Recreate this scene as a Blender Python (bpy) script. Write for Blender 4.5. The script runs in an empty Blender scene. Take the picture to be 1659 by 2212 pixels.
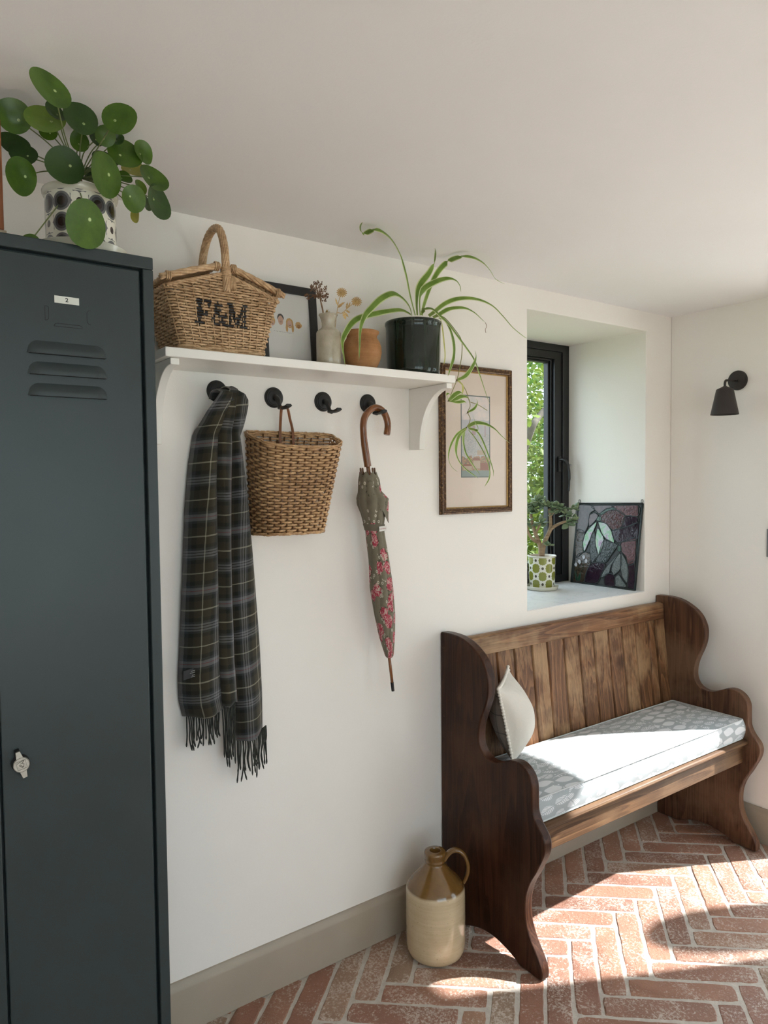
import bpy, bmesh, math, random
from mathutils import Vector, Matrix, Euler
from math import sin, cos, pi, radians, sqrt
random.seed(7)
scene = bpy.context.scene
COL = scene.collection

# ------------------------------------------------------------------ camera
cam_data = bpy.data.cameras.new('camera')
cam = bpy.data.objects.new('camera', cam_data)
COL.objects.link(cam)
cam.location = (0.0, -1.998, 1.597)
YAW, PITCH, ROLL = radians(35.677), radians(-2.587), radians(-0.571)
fw = Vector((sin(YAW)*cos(PITCH), cos(YAW)*cos(PITCH), sin(PITCH)))
rt = Vector((cos(YAW), -sin(YAW), 0.0))
up = rt.cross(fw)
r2 = cos(ROLL)*rt + sin(ROLL)*up
u2 = -sin(ROLL)*rt + cos(ROLL)*up
cam.rotation_euler = Matrix((r2, u2, -fw)).transposed().to_euler()
cam_data.sensor_fit = 'VERTICAL'
cam_data.sensor_height = 24.0
cam_data.lens = 24.0*1553.85/2212.0
cam_data.clip_start = 0.02
scene.camera = cam

# ------------------------------------------------------------------ world, sun, exposure
world = bpy.data.worlds.new('sky'); scene.world = world
world.use_nodes = True
wn = world.node_tree.nodes; wl = world.node_tree.links
wn.clear()
w_out = wn.new('ShaderNodeOutputWorld'); w_bg = wn.new('ShaderNodeBackground')
w_bg.inputs['Color'].default_value = (0.76, 0.89, 1.0, 1.0)
w_bg.inputs['Strength'].default_value = 3.5
wl.new(w_bg.outputs[0], w_out.inputs[0])

SUN_DIR = Vector((-1.0, 0.515, -1.0)).normalized()
sun_data = bpy.data.lights.new('sun', 'SUN')
sun_data.energy = 12.5; sun_data.angle = radians(0.9); sun_data.color = (1.0, 0.985, 0.965)
sun = bpy.data.objects.new('sun', sun_data); COL.objects.link(sun)
sun.rotation_euler = SUN_DIR.to_track_quat('-Z', 'Y').to_euler()
sun.location = (9, -5, 9)

def portal(name, loc, rot, sx, sy):
    d = bpy.data.lights.new(name, 'AREA'); d.shape = 'RECTANGLE'; d.size = sx; d.size_y = sy
    d.cycles.is_portal = True
    o = bpy.data.objects.new(name, d); COL.objects.link(o); o.location = loc; o.rotation_euler = rot
    return o
portal('doorway_portal', (3.44, -1.0, 1.02), (0, radians(90), 0), 2.04, 0.82)
portal('added_door_portal', (3.46, -2.95, 1.02), (0, radians(90), 0), 2.04, 1.8)
portal('rear_window_portal', (0.175, -4.52, 1.30), (radians(90), 0, 0), 2.95, 1.7)
portal('recess_window_portal', (2.53, 0.58, 1.67), (radians(-90), 0, 0), 0.78, 1.2)

vs = scene.view_settings
vs.view_transform = 'Standard'; vs.look = 'None'; vs.gamma = 1.0; vs.use_curve_mapping = False
vs.exposure = 0.40
scene.cycles.max_bounces = 10; scene.cycles.diffuse_bounces = 6; scene.cycles.glossy_bounces = 4
scene.cycles.transmission_bounces = 8; scene.cycles.transparent_max_bounces = 12
scene.cycles.sample_clamp_indirect = 8.0
scene.cycles.caustics_reflective = False; scene.cycles.caustics_refractive = False

# ------------------------------------------------------------------ node helpers
class NT:
    def __init__(s, name):
        s.m = bpy.data.materials.new(name); s.m.use_nodes = True
        s.t = s.m.node_tree; s.n = s.t.nodes; s.l = s.t.links; s.n.clear()
        s.out = s.n.new('ShaderNodeOutputMaterial'); s.b = s.n.new('ShaderNodeBsdfPrincipled')
        s.l.new(s.b.outputs[0], s.out.inputs[0])
    def put(s, sock, v):
        if v is None: return
        if hasattr(v, 'is_output') or isinstance(v, bpy.types.NodeSocket): s.l.new(v, sock)
        else:
            if sock.type == 'RGBA' and len(v) == 3: v = (*v, 1.0)
            sock.default_value = v
    def set(s, **k):
        names = dict(color='Base Color', rough='Roughness', metal='Metallic', spec='Specular IOR Level', normal='Normal',
                     coat='Coat Weight', coat_rough='Coat Roughness', sheen='Sheen Weight', trans='Transmission Weight',
                     ior='IOR', alpha='Alpha', subs='Subsurface Weight')
        for a, v in k.items(): s.put(s.b.inputs[names[a]], v)
        return s
    def coord(s, kind='Object'): return s.n.new('ShaderNodeTexCoord').outputs[kind]
    def mapping(s, v, loc=(0,0,0), rot=(0,0,0), scale=(1,1,1)):
        n = s.n.new('ShaderNodeMapping'); s.l.new(v, n.inputs[0])
        n.inputs[1].default_value = loc; n.inputs[2].default_value = rot; n.inputs[3].default_value = scale
        return n.outputs[0]
    def noise(s, v, scale=5, detail=3, rough=0.5, dist=0.0, out='Fac'):
        n = s.n.new('ShaderNodeTexNoise'); s.l.new(v, n.inputs['Vector'])
        n.inputs['Scale'].default_value = scale; n.inputs['Detail'].default_value = detail
        n.inputs['Roughness'].default_value = rough; n.inputs['Distortion'].default_value = dist
        return n.outputs[0 if out == 'Fac' else 1]
    def voronoi(s, v, scale=5, feature='F1', out='Distance', rand=1.0):
        n = s.n.new('ShaderNodeTexVoronoi'); n.voronoi_dimensions = '2D'; n.feature = feature; s.l.new(v, n.inputs['Vector'])
        n.inputs['Scale'].default_value = scale; n.inputs['Randomness'].default_value = rand
        return n.outputs[out]
    def math(s, op, a, b=None, c=None, clamp=False):
        n = s.n.new('ShaderNodeMath'); n.operation = op; n.use_clamp = clamp
        for i, x in enumerate((a, b, c)):
            if x is not None: s.put(n.inputs[i], x)
        return n.outputs[0]
    def ramp(s, f, stops, interp='LINEAR'):
        n = s.n.new('ShaderNodeValToRGB'); s.l.new(f, n.inputs[0]); r = n.color_ramp; r.interpolation = interp
        while len(r.elements) < len(stops): r.elements.new(0.5)
        for e, (p, c) in zip(r.elements, stops):
            e.position = p
            e.color = (c, c, c, 1) if isinstance(c, (int, float)) else (*c[:3], 1)
        return n.outputs[0]
    def mix(s, f, a, b, blend='MIX'):
        n = s.n.new('ShaderNodeMix'); n.data_type = 'RGBA'; n.blend_type = blend
        s.put(n.inputs[0], f); s.put(n.inputs[6], a); s.put(n.inputs[7], b)
        return n.outputs[2]
    def sep(s, v):
        n = s.n.new('ShaderNodeSeparateXYZ'); s.l.new(v, n.inputs[0]); return n.outputs
    def comb(s, x, y, z=0.0):
        n = s.n.new('ShaderNodeCombineXYZ')
        for i, a in enumerate((x, y, z)): s.put(n.inputs[i], a)
        return n.outputs[0]
    def bump(s, h, strength=0.3, dist=0.002, prev=None):
        n = s.n.new('ShaderNodeBump'); s.l.new(h, n.inputs['Height'])
        n.inputs['Strength'].default_value = strength; n.inputs['Distance'].default_value = dist
        if prev is not None: s.l.new(prev, n.inputs['Normal'])
        return n.outputs[0]
    def rand(s): return s.n.new('ShaderNodeObjectInfo').outputs['Random']
    def attr(s, name, out='Fac'):
        n = s.n.new('ShaderNodeAttribute'); n.attribute_name = name; return n.outputs[out]
    # distance masks used by the printed patterns (1 inside)
    def inside(s, d, r, soft): # d < r
        return s.math('DIVIDE', s.math('SUBTRACT', r, d), soft, clamp=True) if True else None

def rgb(r, g, b):
    f = lambda c: (c/255.0)/12.92 if c/255.0 <= 0.04045 else ((c/255.0 + 0.055)/1.055)**2.4
    return (f(r), f(g), f(b))

def plain(name, color, rough=0.6, metal=0.0, var=0.0, vscale=20, bump=0.0, bscale=60, **k):
    t = NT(name); c = t.coord()
    if var:
        n = t.noise(c, vscale, 4)
        d = tuple(x*(1-var) for x in color); u = tuple(min(1, x*(1+var)) for x in color)
        t.set(color=t.ramp(n, [(0.3, d), (0.7, u)]))
    else: t.set(color=color)
    t.set(rough=rough, metal=metal, **k)
    if bump: t.set(normal=t.bump(t.noise(c, bscale, 4), bump, 0.002))
    return t.m

# ------------------------------------------------------------------ object helpers
ORG = {}
def empty(name, loc):
    o = bpy.data.objects.new(name, None); o.empty_display_size = 0.05; o.location = loc; COL.objects.link(o)
    ORG[o.name] = Vector(loc); return o
def tag(o, label=None, cat=None, group=None, kind=None):
    if label: o['label'] = label
    if cat: o['category'] = cat
    if group: o['group'] = group
    if kind: o['kind'] = kind
    return o
def thing(name, label, cat, loc, group=None): return tag(empty(name, loc), label, cat, group)

class MB:
    """mesh collector in world coordinates"""
    def __init__(s): s.v = []; s.f = []; s.uv = {}; s.mi = []; s.cm = 0
    def add(s, vs, fs, uvs=None):
        o = len(s.v); s.v += [tuple(x) for x in vs]
        for f in fs: s.f.append(tuple(i+o for i in f)); s.mi.append(s.cm)
        if uvs is not None:
            for i, u in enumerate(uvs): s.uv[o+i] = u
        return o
    def box(s, x0, x1, y0, y1, z0, z1):
        s.add([(x0,y0,z0),(x1,y0,z0),(x1,y1,z0),(x0,y1,z0),(x0,y0,z1),(x1,y0,z1),(x1,y1,z1),(x0,y1,z1)],
              [(0,3,2,1),(4,5,6,7),(0,1,5,4),(1,2,6,5),(2,3,7,6),(3,0,4,7)]); return s
    def prism(s, pts, axis, a0, a1):
        """outline pts (2d) extruded along axis 0/1/2"""
        def mk(p, a): return {0:(a,p[0],p[1]),1:(p[0],a,p[1]),2:(p[0],p[1],a)}[axis]
        n = len(pts); vs = [mk(p,a0) for p in pts]+[mk(p,a1) for p in pts]
        fs = [tuple(range(n))[::-1], tuple(range(n,2*n))]+[(i,(i+1)%n,n+(i+1)%n,n+i) for i in range(n)]
        s.add(vs, fs); return s
    def tube(s, pts, rad, n=8, cap=True, closed=False, flat=1.0, upv=None, uv=False):
        pts = [Vector(p) for p in pts]; N = len(pts)
        rads = rad if isinstance(rad, (list, tuple)) else [rad]*N
        ring = []; prev = None; L = 0.0
        uvs = []
        for i, p in enumerate(pts):
            if closed: t = pts[(i+1)%N]-pts[i-1]
            else: t = pts[min(i+1,N-1)]-pts[max(i-1,0)]
            if t.length < 1e-9: t = Vector((0,0,1))
            t.normalize()
            if i: L += (p-pts[i-1]).length
            if upv is not None: a = Vector(upv) - t*t.dot(Vector(upv))
            elif prev is None:
                a = Vector((0,0,1)) if abs(t.z) < 0.9 else Vector((1,0,0)); a = a - t*t.dot(a)
            else: a = prev - t*t.dot(prev)
            if a.length < 1e-6: a = t.orthogonal()
            a.normalize(); prev = a; b = t.cross(a)
            for k in range(n):
                an = 2*pi*k/n
                ring.append(p + rads[i]*(cos(an)*a*flat + sin(an)*b)); uvs.append((k/n, L))
        fs = []
        M = N if closed else N-1
        for i in range(M):
            for k in range(n):
                j = (i+1)%N
                fs.append((i*n+k, i*n+(k+1)%n, j*n+(k+1)%n, j*n+k))
        if cap and not closed:
            fs.append(tuple(range(n))[::-1]); fs.append(tuple((N-1)*n+k for k in range(n)))
        s.add(ring, fs, uvs if uv else None); return s
    def lathe(s, prof, c=(0,0,0), n=48, axis='Z', uvh=None, M=None):
        """prof list of (r,z); closes where r == 0. uv: u around, v along"""
        vs = []; uvs = []; N = len(prof); L = 0
        for i, (r, z) in enumerate(prof):
            if i: L += sqrt((r-prof[i-1][0])**2+(z-prof[i-1][1])**2)
            for k in range(n+1):
                a = 2*pi*k/n; p = Vector((r*cos(a), r*sin(a), z))
                if M is not None: p = M @ p
                vs.append(p+Vector(c)); uvs.append((k/n, z))
        fs = []
        for i in range(N-1):
            for k in range(n):
                a = i*(n+1)+k; b = a+n+1
                fs.append((a, a+1, b+1, b))
        s.add(vs, fs, uvs); return s
    def ribbon(s, pts, widths, side, uvv=True):
        """flat strip: centre pts, half widths and side vectors per point (fold = v-shape sag)"""
        vs = []; uvs = []; N = len(pts)
        for i in range(N):
            p = Vector(pts[i]); w = widths[i]; sd = Vector(side[i] if isinstance(side, list) else side).normalized()
            t = Vector(pts[min(i+1,N-1)])-Vector(pts[max(i-1,0)])
            nn = t.cross(sd); nn = nn.normalized() if nn.length > 1e-9 else Vector((0,0,1))
            vs += [p-sd*w, p-nn*w*0.35, p+sd*w]; uvs += [(0,i/(N-1)),(0.5,i/(N-1)),(1,i/(N-1))]
        fs = []
        for i in range(N-1):
            a = 3*i; fs += [(a,a+1,a+4,a+3),(a+1,a+2,a+5,a+4)]
        s.add(vs, fs, uvs); return s
    def grid(s, P, uvf=None):
        """P[i][j] points -> quads"""
        h = len(P); w = len(P[0]); vs = [p for r in P for p in r]
        fs = [(i*w+j, i*w+j+1, (i+1)*w+j+1, (i+1)*w+j) for i in range(h-1) for j in range(w-1)]
        uvs = [(j/(w-1), i/(h-1)) for i in range(h) for j in range(w)] if uvf is None else [uvf(i,j) for i in range(h) for j in range(w)]
        s.add(vs, fs, uvs); return s
    def mesh(s, name, org, mats, smooth=False, angle=None, weld=False):
        me = bpy.data.meshes.new(name)
        me.from_pydata([(x[0]-org[0], x[1]-org[1], x[2]-org[2]) for x in s.v], [], s.f)
        for m in mats: me.materials.append(m)
        if len(mats) > 1:
            for p, i in zip(me.polygons, s.mi): p.material_index = i
        if s.uv:
            ul = me.uv_layers.new(name='UVMap')
            for lp in me.loops: ul.data[lp.index].uv = s.uv.get(lp.vertex_index, (0,0))
        if smooth: me.polygons.foreach_set('use_smooth', [True]*len(me.polygons))
        me.update()
        if weld:
            bm = bmesh.new(); bm.from_mesh(me); bmesh.ops.remove_doubles(bm, verts=bm.verts, dist=1e-5)
            bmesh.ops.recalc_face_normals(bm, faces=bm.faces); bm.to_mesh(me); bm.free()
        if smooth and angle is not None: me.set_sharp_from_angle(angle=radians(angle))
        return me
    def build(s, name, mat, parent=None, loc=None, smooth=False, angle=None, bevel=0.0, seg=2, weld=False, solid=0.0, sub=0, label=None, kind=None):
        org = ORG[parent.name] if parent is not None else Vector(loc if loc is not None else (0,0,0))
        if bevel: weld = True
        me = s.mesh(name, org, mat if isinstance(mat, (list, tuple)) else [mat], smooth, angle, weld)
        o = bpy.data.objects.new(name, me); COL.objects.link(o)
        if parent is not None: o.parent = parent
        else: o.location = org
        ORG[o.name] = org
        if solid: md = o.modifiers.new('solid', 'SOLIDIFY'); md.thickness = solid; md.offset = 0.0
        if bevel:
            md = o.modifiers.new('bevel', 'BEVEL'); md.width = bevel; md.segments = seg; md.limit_method = 'ANGLE'; md.angle_limit = radians(35)
            me.polygons.foreach_set('use_smooth', [True]*len(me.polygons)); me.set_sharp_from_angle(angle=radians(50))
            md.harden_normals = False
        if sub: md = o.modifiers.new('sub', 'SUBSURF'); md.levels = sub; md.render_levels = sub
        if label: o['label'] = label
        if kind: o['kind'] = kind
        return o
def catmull(pts, n=6, closed=False):
    pts = [Vector(p) for p in pts]; out = []; N = len(pts)
    rng = range(N if closed else N-1)
    for i in rng:
        if closed: p0,p1,p2,p3 = pts[i-1],pts[i],pts[(i+1)%N],pts[(i+2)%N]
        else: p0,p1,p2,p3 = pts[max(i-1,0)],pts[i],pts[i+1],pts[min(i+2,N-1)]
        for k in range(n):
            t = k/n
            out.append(0.5*((2*p1)+(p2-p0)*t+(2*p0-5*p1+4*p2-p3)*t*t+(3*p1-p0-3*p2+p3)*t**3))
    if not closed: out.append(pts[-1])
    return out
def lerp(a, b, t): return a+(b-a)*t
def copy_thing(o, parent=None):
    c = o.copy(); COL.objects.link(c); c.parent = parent
    for ch in list(o.children):
        copy_thing(ch, c)
    return c
def text_mesh(body, size, bold=0.0, extrude=0.0, align='CENTER'):
    cu = bpy.data.curves.new('txt', 'FONT'); cu.body = body; cu.size = size; cu.extrude = extrude
    cu.offset = bold; cu.align_x = align; cu.align_y = 'CENTER'; cu.resolution_u = 3
    ob = bpy.data.objects.new('txt', cu); COL.objects.link(ob)
    dg = bpy.context.evaluated_depsgraph_get()
    me = bpy.data.meshes.new_from_object(ob.evaluated_get(dg))
    bpy.data.objects.remove(ob); bpy.data.curves.remove(cu)
    return [v.co.copy() for v in me.vertices], [tuple(p.vertices) for p in me.polygons], me

# ================================================================== the setting
CEIL, XR, XL, YF = 2.35, 3.12, -1.7, -4.2
def wall_mb(u0, u1, v0, v1, holes, mk, t0, t1):
    us = sorted({u0, u1, *[h[0] for h in holes], *[h[1] for h in holes]}); vs_ = sorted({v0, v1, *[h[2] for h in holes], *[h[3] for h in holes]})
    mb = MB(); idx = {}
    def vid(i, j, t):
        k = (i, j, t)
        if k not in idx: idx[k] = len(mb.v); mb.v.append(mk(us[i], vs_[j], t))
        return idx[k]
    def solid(i, j):
        if i < 0 or j < 0 or i >= len(us)-1 or j >= len(vs_)-1: return False
        cu, cv = (us[i]+us[i+1])/2, (vs_[j]+vs_[j+1])/2
        return not any(h[0] < cu < h[1] and h[2] < cv < h[3] for h in holes)
    def quad(*q): mb.f.append(q); mb.mi.append(0)
    for i in range(len(us)-1):
        for j in range(len(vs_)-1):
            if not solid(i, j): continue
            quad(vid(i,j,t0), vid(i+1,j,t0), vid(i+1,j+1,t0), vid(i,j+1,t0)); quad(vid(i,j,t1), vid(i,j+1,t1), vid(i+1,j+1,t1), vid(i+1,j,t1))
            if not solid(i-1,j): quad(vid(i,j,t0), vid(i,j+1,t0), vid(i,j+1,t1), vid(i,j,t1))
            if not solid(i+1,j): quad(vid(i+1,j,t0), vid(i+1,j,t1), vid(i+1,j+1,t1), vid(i+1,j+1,t0))
            if not solid(i,j-1): quad(vid(i,j,t0), vid(i,j,t1), vid(i+1,j,t1), vid(i+1,j,t0))
            if not solid(i,j+1): quad(vid(i,j+1,t0), vid(i+1,j+1,t0), vid(i+1,j+1,t1), vid(i,j+1,t1))
    return mb
def plaster(name, col):
    t = NT(name); c = t.coord()
    n = t.noise(c, 1.7, 5, 0.6)
    base = t.ramp(n, [(0.3, tuple(x*0.965 for x in col)), (0.7, col)])
    sc = t.ramp(t.noise(t.mapping(c, scale=(1,1,0.35)), 26, 2, 0.5), [(0.80, 0.0), (0.83, 1.0)])
    base = t.mix(t.math('MULTIPLY', sc, 0.10), base, (0.35, 0.32, 0.29))
    h = t.math('ADD', t.math('MULTIPLY', t.noise(c, 3.0, 4), 1.0), t.math('MULTIPLY', t.noise(c, 160, 2), 0.06))
    t.set(color=base, rough=0.82, spec=0.25, normal=t.bump(h, 0.25, 0.012)); return t.m
M_WALL = plaster('wall_paint', (0.86, 0.826, 0.778))
M_CEIL = plaster('ceiling_paint', (0.85, 0.838, 0.832))
M_SKIRT = plain('skirting_paint', (0.37, 0.315, 0.25), 0.45, var=0.04, vscale=8, bump=0.05, bscale=40)
def st(o): o['kind'] = 'structure'; return o
REC = (2.1405, 2.926, 1.0625, 2.265)
st(wall_mb(XL-0.3, XR+0.32, -0.1, CEIL+0.25, [REC], lambda u,v,t: (u,t,v), 0.0, 0.56).build('wall_back', M_WALL, bevel=0.004, seg=2))
ADDED_DOOR = (-3.85, -2.05, 0.0, 2.035)  # added opening, lets in sun to bounce onto the ceiling
DOOR = (-1.40, -0.595, 0.0, 2.035)
st(wall_mb(YF-0.3, 0.0, -0.1, CEIL+0.25, [DOOR, ADDED_DOOR], lambda u,v,t: (t,u,v), XR, XR+0.32).build('wall_right', M_WALL, bevel=0.004))
WIN2 = (-1.3, 1.65, 0.45, 2.15)
st(wall_mb(XL-0.3, XR, -0.1, CEIL+0.25, [WIN2], lambda u,v,t: (u,t,v), YF, YF-0.3).build('wall_front', M_WALL, weld=True))
st(wall_mb(YF, 0.0, -0.1, CEIL+0.25, [], lambda u,v,t: (t,u,v), XL, XL-0.3).build('wall_left', M_WALL, weld=True))
st(MB().box(XL, XR, YF, 0.0, CEIL, CEIL+0.2).build('ceiling', M_CEIL))

def skirting(name, pts_xy_fn, L0, L1):
    prof = [(0,0),(0.017,0),(0.017,0.128),(0.0155,0.1345),(0.011,0.141),(0.0075,0.1455),(0.006,0.152),(0,0.1525)]
    mb = MB(); n = len(prof)
    vs_ = [pts_xy_fn(L0, d, z) for d, z in prof]+[pts_xy_fn(L1, d, z) for d, z in prof]
    mb.add(vs_, [tuple(range(n)), tuple(range(n,2*n))[::-1]]+[(i,n+i,n+(i+1)%n,(i+1)%n) for i in range(n)])
    return st(mb.build(name, M_SKIRT, smooth=True, angle=25, weld=True))
skirting('baseboard_back', lambda l,d,z: (l,-d,z), XL, XR-0.0005)
skirting('baseboard_right', lambda l,d,z: (XR-d,l,z), -0.545, -0.0175)
M_FRAMEW = plain('door_frame_paint', (0.62, 0.58, 0.52), 0.45, var=0.03)
tr = MB(); tr.box(XR-0.016, XR+0.02, -0.594, -0.55, 0.001, 2.08).box(XR-0.016, XR+0.02, -1.445, -1.401, 0.001, 2.08).box(XR-0.016, XR+0.02, -1.401, -0.594, 2.036, 2.08)
st(tr.build('trim_1', M_FRAMEW, bevel=0.003))

# ------------------------------------------------------------------ floor: mortar bed and herringbone bricks
def mortar_mat():
    t = NT('lime_mortar'); c = t.coord()
    n = t.noise(c, 35, 5, 0.65)
    t.set(color=t.ramp(n, [(0.25, (0.46,0.41,0.36)), (0.75, (0.64,0.59,0.53))]), rough=0.95, spec=0.15,
          normal=t.bump(t.noise(c, 140, 4, 0.7), 0.7, 0.004)); return t.m
M_MORTAR = mortar_mat()
floor = st(MB().box(XL, XR, YF, 0.0, -0.08, -0.0022).build('floor', M_MORTAR))
def brick_mat():
    t = NT('worn_terracotta'); c = t.coord('Object'); r = t.rand()
    off = t.comb(t.math('MULTIPLY', r, 37.0), t.math('MULTIPLY', r, 91.0), t.math('MULTIPLY', r, 53.0))
    va = t.n.new('ShaderNodeVectorMath'); t.l.new(c, va.inputs[0]); t.l.new(off, va.inputs[1]); v = va.outputs[0]
    hue = t.ramp(r, [(0.0, (0.34,0.165,0.108)), (0.25, (0.41,0.215,0.140)), (0.5, (0.30,0.150,0.105)), (0.72, (0.40,0.235,0.160)), (0.88, (0.35,0.245,0.17)), (1.0, (0.43,0.21,0.125))])
    big = t.noise(v, 7, 4, 0.6)
    col = t.mix(t.ramp(big, [(0.3, 0.0), (0.75, 1.0)]), t.mix(0.28, hue, (0.10,0.055,0.045)), hue)
    # lime bloom worn into the face: fine crackle gathered into patches
    fine = t.noise(v, 120, 6, 0.72, 0.6); patch = t.noise(t.mapping(v, loc=(3,5,2)), 9, 3, 0.55)
    amt = t.math('ADD', patch, t.math('MULTIPLY', t.math('SUBTRACT', r, 0.5), 0.14))
    bl = t.math('ADD', t.math('MULTIPLY', t.math('SUBTRACT', fine, 0.5), 3.2), t.math('MULTIPLY', t.math('SUBTRACT', amt, 0.5), 1.5))
    mask = t.ramp(bl, [(0.02, 0.0), (0.40, 1.0)])
    col = t.mix(t.math('MULTIPLY', mask, 0.72), col, (0.66,0.57,0.50))
    g = t.ramp(t.noise(v, 230, 3, 0.6), [(0.62, 0.0), (0.72, 1.0)])
    col = t.mix(t.math('MULTIPLY', g, 0.35), col, (0.16,0.085,0.065))
    h = t.math('ADD', t.math('MULTIPLY', fine, 0.8), t.math('MULTIPLY', t.noise(v, 40, 5, 0.65, 0.8), 1.0))
    t.set(color=col, rough=t.ramp(mask, [(0.0, 0.55), (1.0, 0.8)]), spec=0.35, normal=t.bump(h, 0.75, 0.0045)); return t.m
M_BRICK = brick_mat()
LU, LV, LO = Vector((0.0633,-0.0555,0)), Vector((0.0660,0.0601,0)), Vector((2.0449,-0.6233,0)) - Vector((0.0660,0.0601,0))
def brick_mesh(kind, seed):
    rd = random.Random(seed*13+ (5 if kind == 'V' else 0)); A, B = (LU*4, LV) if kind == 'H' else (LU, LV*4)
    la, lb = A.length, B.length; j = 0.0095
    def pt(a, b): return A*a + B*b
    ma, mb_ = j/2/la, j/2/lb
    na, nb = (11, 3) if kind == 'H' else (3, 11)
    per = []
    for i in range(na): per.append((lerp(ma,1-ma,i/na), mb_, 'b'))
    for i in range(nb): per.append((1-ma, lerp(mb_,1-mb_,i/nb), 'r'))
    for i in range(na): per.append((lerp(1-ma,ma,i/na), 1-mb_, 't'))
    for i in range(nb): per.append((ma, lerp(1-mb_,mb_,i/nb), 'l'))
    corners = {0, na, na+nb, 2*na+nb}
    rings = [[], [], []]; zt = rd.uniform(-0.0008, 0.0008)
    for i, (a, b, sd) in enumerate(per):
        jit = rd.gauss(0, 0.0010) ; ca, cb = 0.5-a, 0.5-b
        q = pt(a, b); inw = Vector((0,0,0))
        if sd in 'bt' or i in corners: inw += B.normalized()*(1 if b < .5 else -1)
        if sd in 'lr' or i in corners: inw += A.normalized()*(1 if a < .5 else -1)
        cut = rd.uniform(0.001, 0.0052) if i in corners else 0
        p = q + inw*(cut + max(-0.0016, jit))
        rings[0].append(Vector((p.x, p.y, -0.014)))
        rings[1].append(Vector((p.x, p.y, -0.0030+zt)))
        p2 = p + inw*rd.uniform(0.0022, 0.0050); rings[2].append(Vector((p2.x, p2.y, zt+rd.uniform(-0.0006,0.0003))))
    n = len(per); mb = MB(); cen = pt(.5,.5)
    mb.add([v-cen for r in rings for v in r], [(k*n+i, k*n+(i+1)%n, (k+1)*n+(i+1)%n, (k+1)*n+i) for k in range(2) for i in range(n)]+[tuple(2*n+i for i in range(n))])
    return mb, cen
NV = 9
BR = {}
for kd in 'HV':
    for k in range(NV):
        mb, cen = brick_mesh(kd, k); BR[kd, k] = (mb.mesh('brick', (0,0,0), [M_BRICK], True, 30), mb, cen)
rest = MB(); rb = random.Random(3); nbr = 0
def in_view(p): return -0.05 < p.y + 1.32 and p.x > 0.42 and not (p.x < 0.72 and p.y < -0.62) and (p.y > -1.02 or p.x > 0.9)
for k in range(-70, 80):
    for m in range(-14, 15):
        for kd in 'HV':
            a, b = (k+8*m, k) if kd == 'H' else (k, k-8+1+8*m)
            mesh_, mbx, cen = BR[kd, rb.randrange(NV)]
            p = LO + LU*a + LV*b + cen
            if not (XL+0.0 < p.x < XR+0.12 and YF < p.y < 0.12): continue
            ok_edge = p.x < XR-0.12 and p.y < -0.12
            if in_view(p) and p.x < XR+0.1 and p.y < 0.11:
                o = bpy.data.objects.new('brick', mesh_); COL.objects.link(o); o.parent = floor
                o.location = (p.x, p.y, rb.uniform(-0.0009, 0.0009)); o.rotation_euler = (rb.gauss(0,.003), rb.gauss(0,.003), rb.gauss(0,.006)); nbr += 1
            elif ok_edge and p.x > XL+0.2 and p.y > YF+0.2:
                rest.add([Vector(v)+p for v in mbx.v], mbx.f)
rest.build('brick_paving', M_BRICK, parent=floor, kind='stuff', smooth=True, angle=30)
print('bricks', nbr)
# ground outside
def ground_mat():
    t = NT('lawn'); c = t.coord(); t.set(color=t.ramp(t.noise(c, 3, 5), [(0.3,(0.085,0.105,0.05)),(0.7,(0.14,0.165,0.08))]), rough=0.9); return t.m
g = MB(); g.box(-14, 22, -16, 24, -0.3, -0.12); st(g.build('ground', ground_mat()))
pv = wall_mb(-4.0, 10.5, -10.5, 0.4, [(XL-0.32, XR+0.33, YF-0.32, 0.41)], lambda u,v,t: (u,v,t), -0.03, -0.1195)
paving = st(pv.build('terrace', plain('pale_bounce_stone', (0.60,0.575,0.535), 0.9, var=0.08)))  # unseen terrace, enlarged and made pale to throw light up to the ceiling

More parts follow.
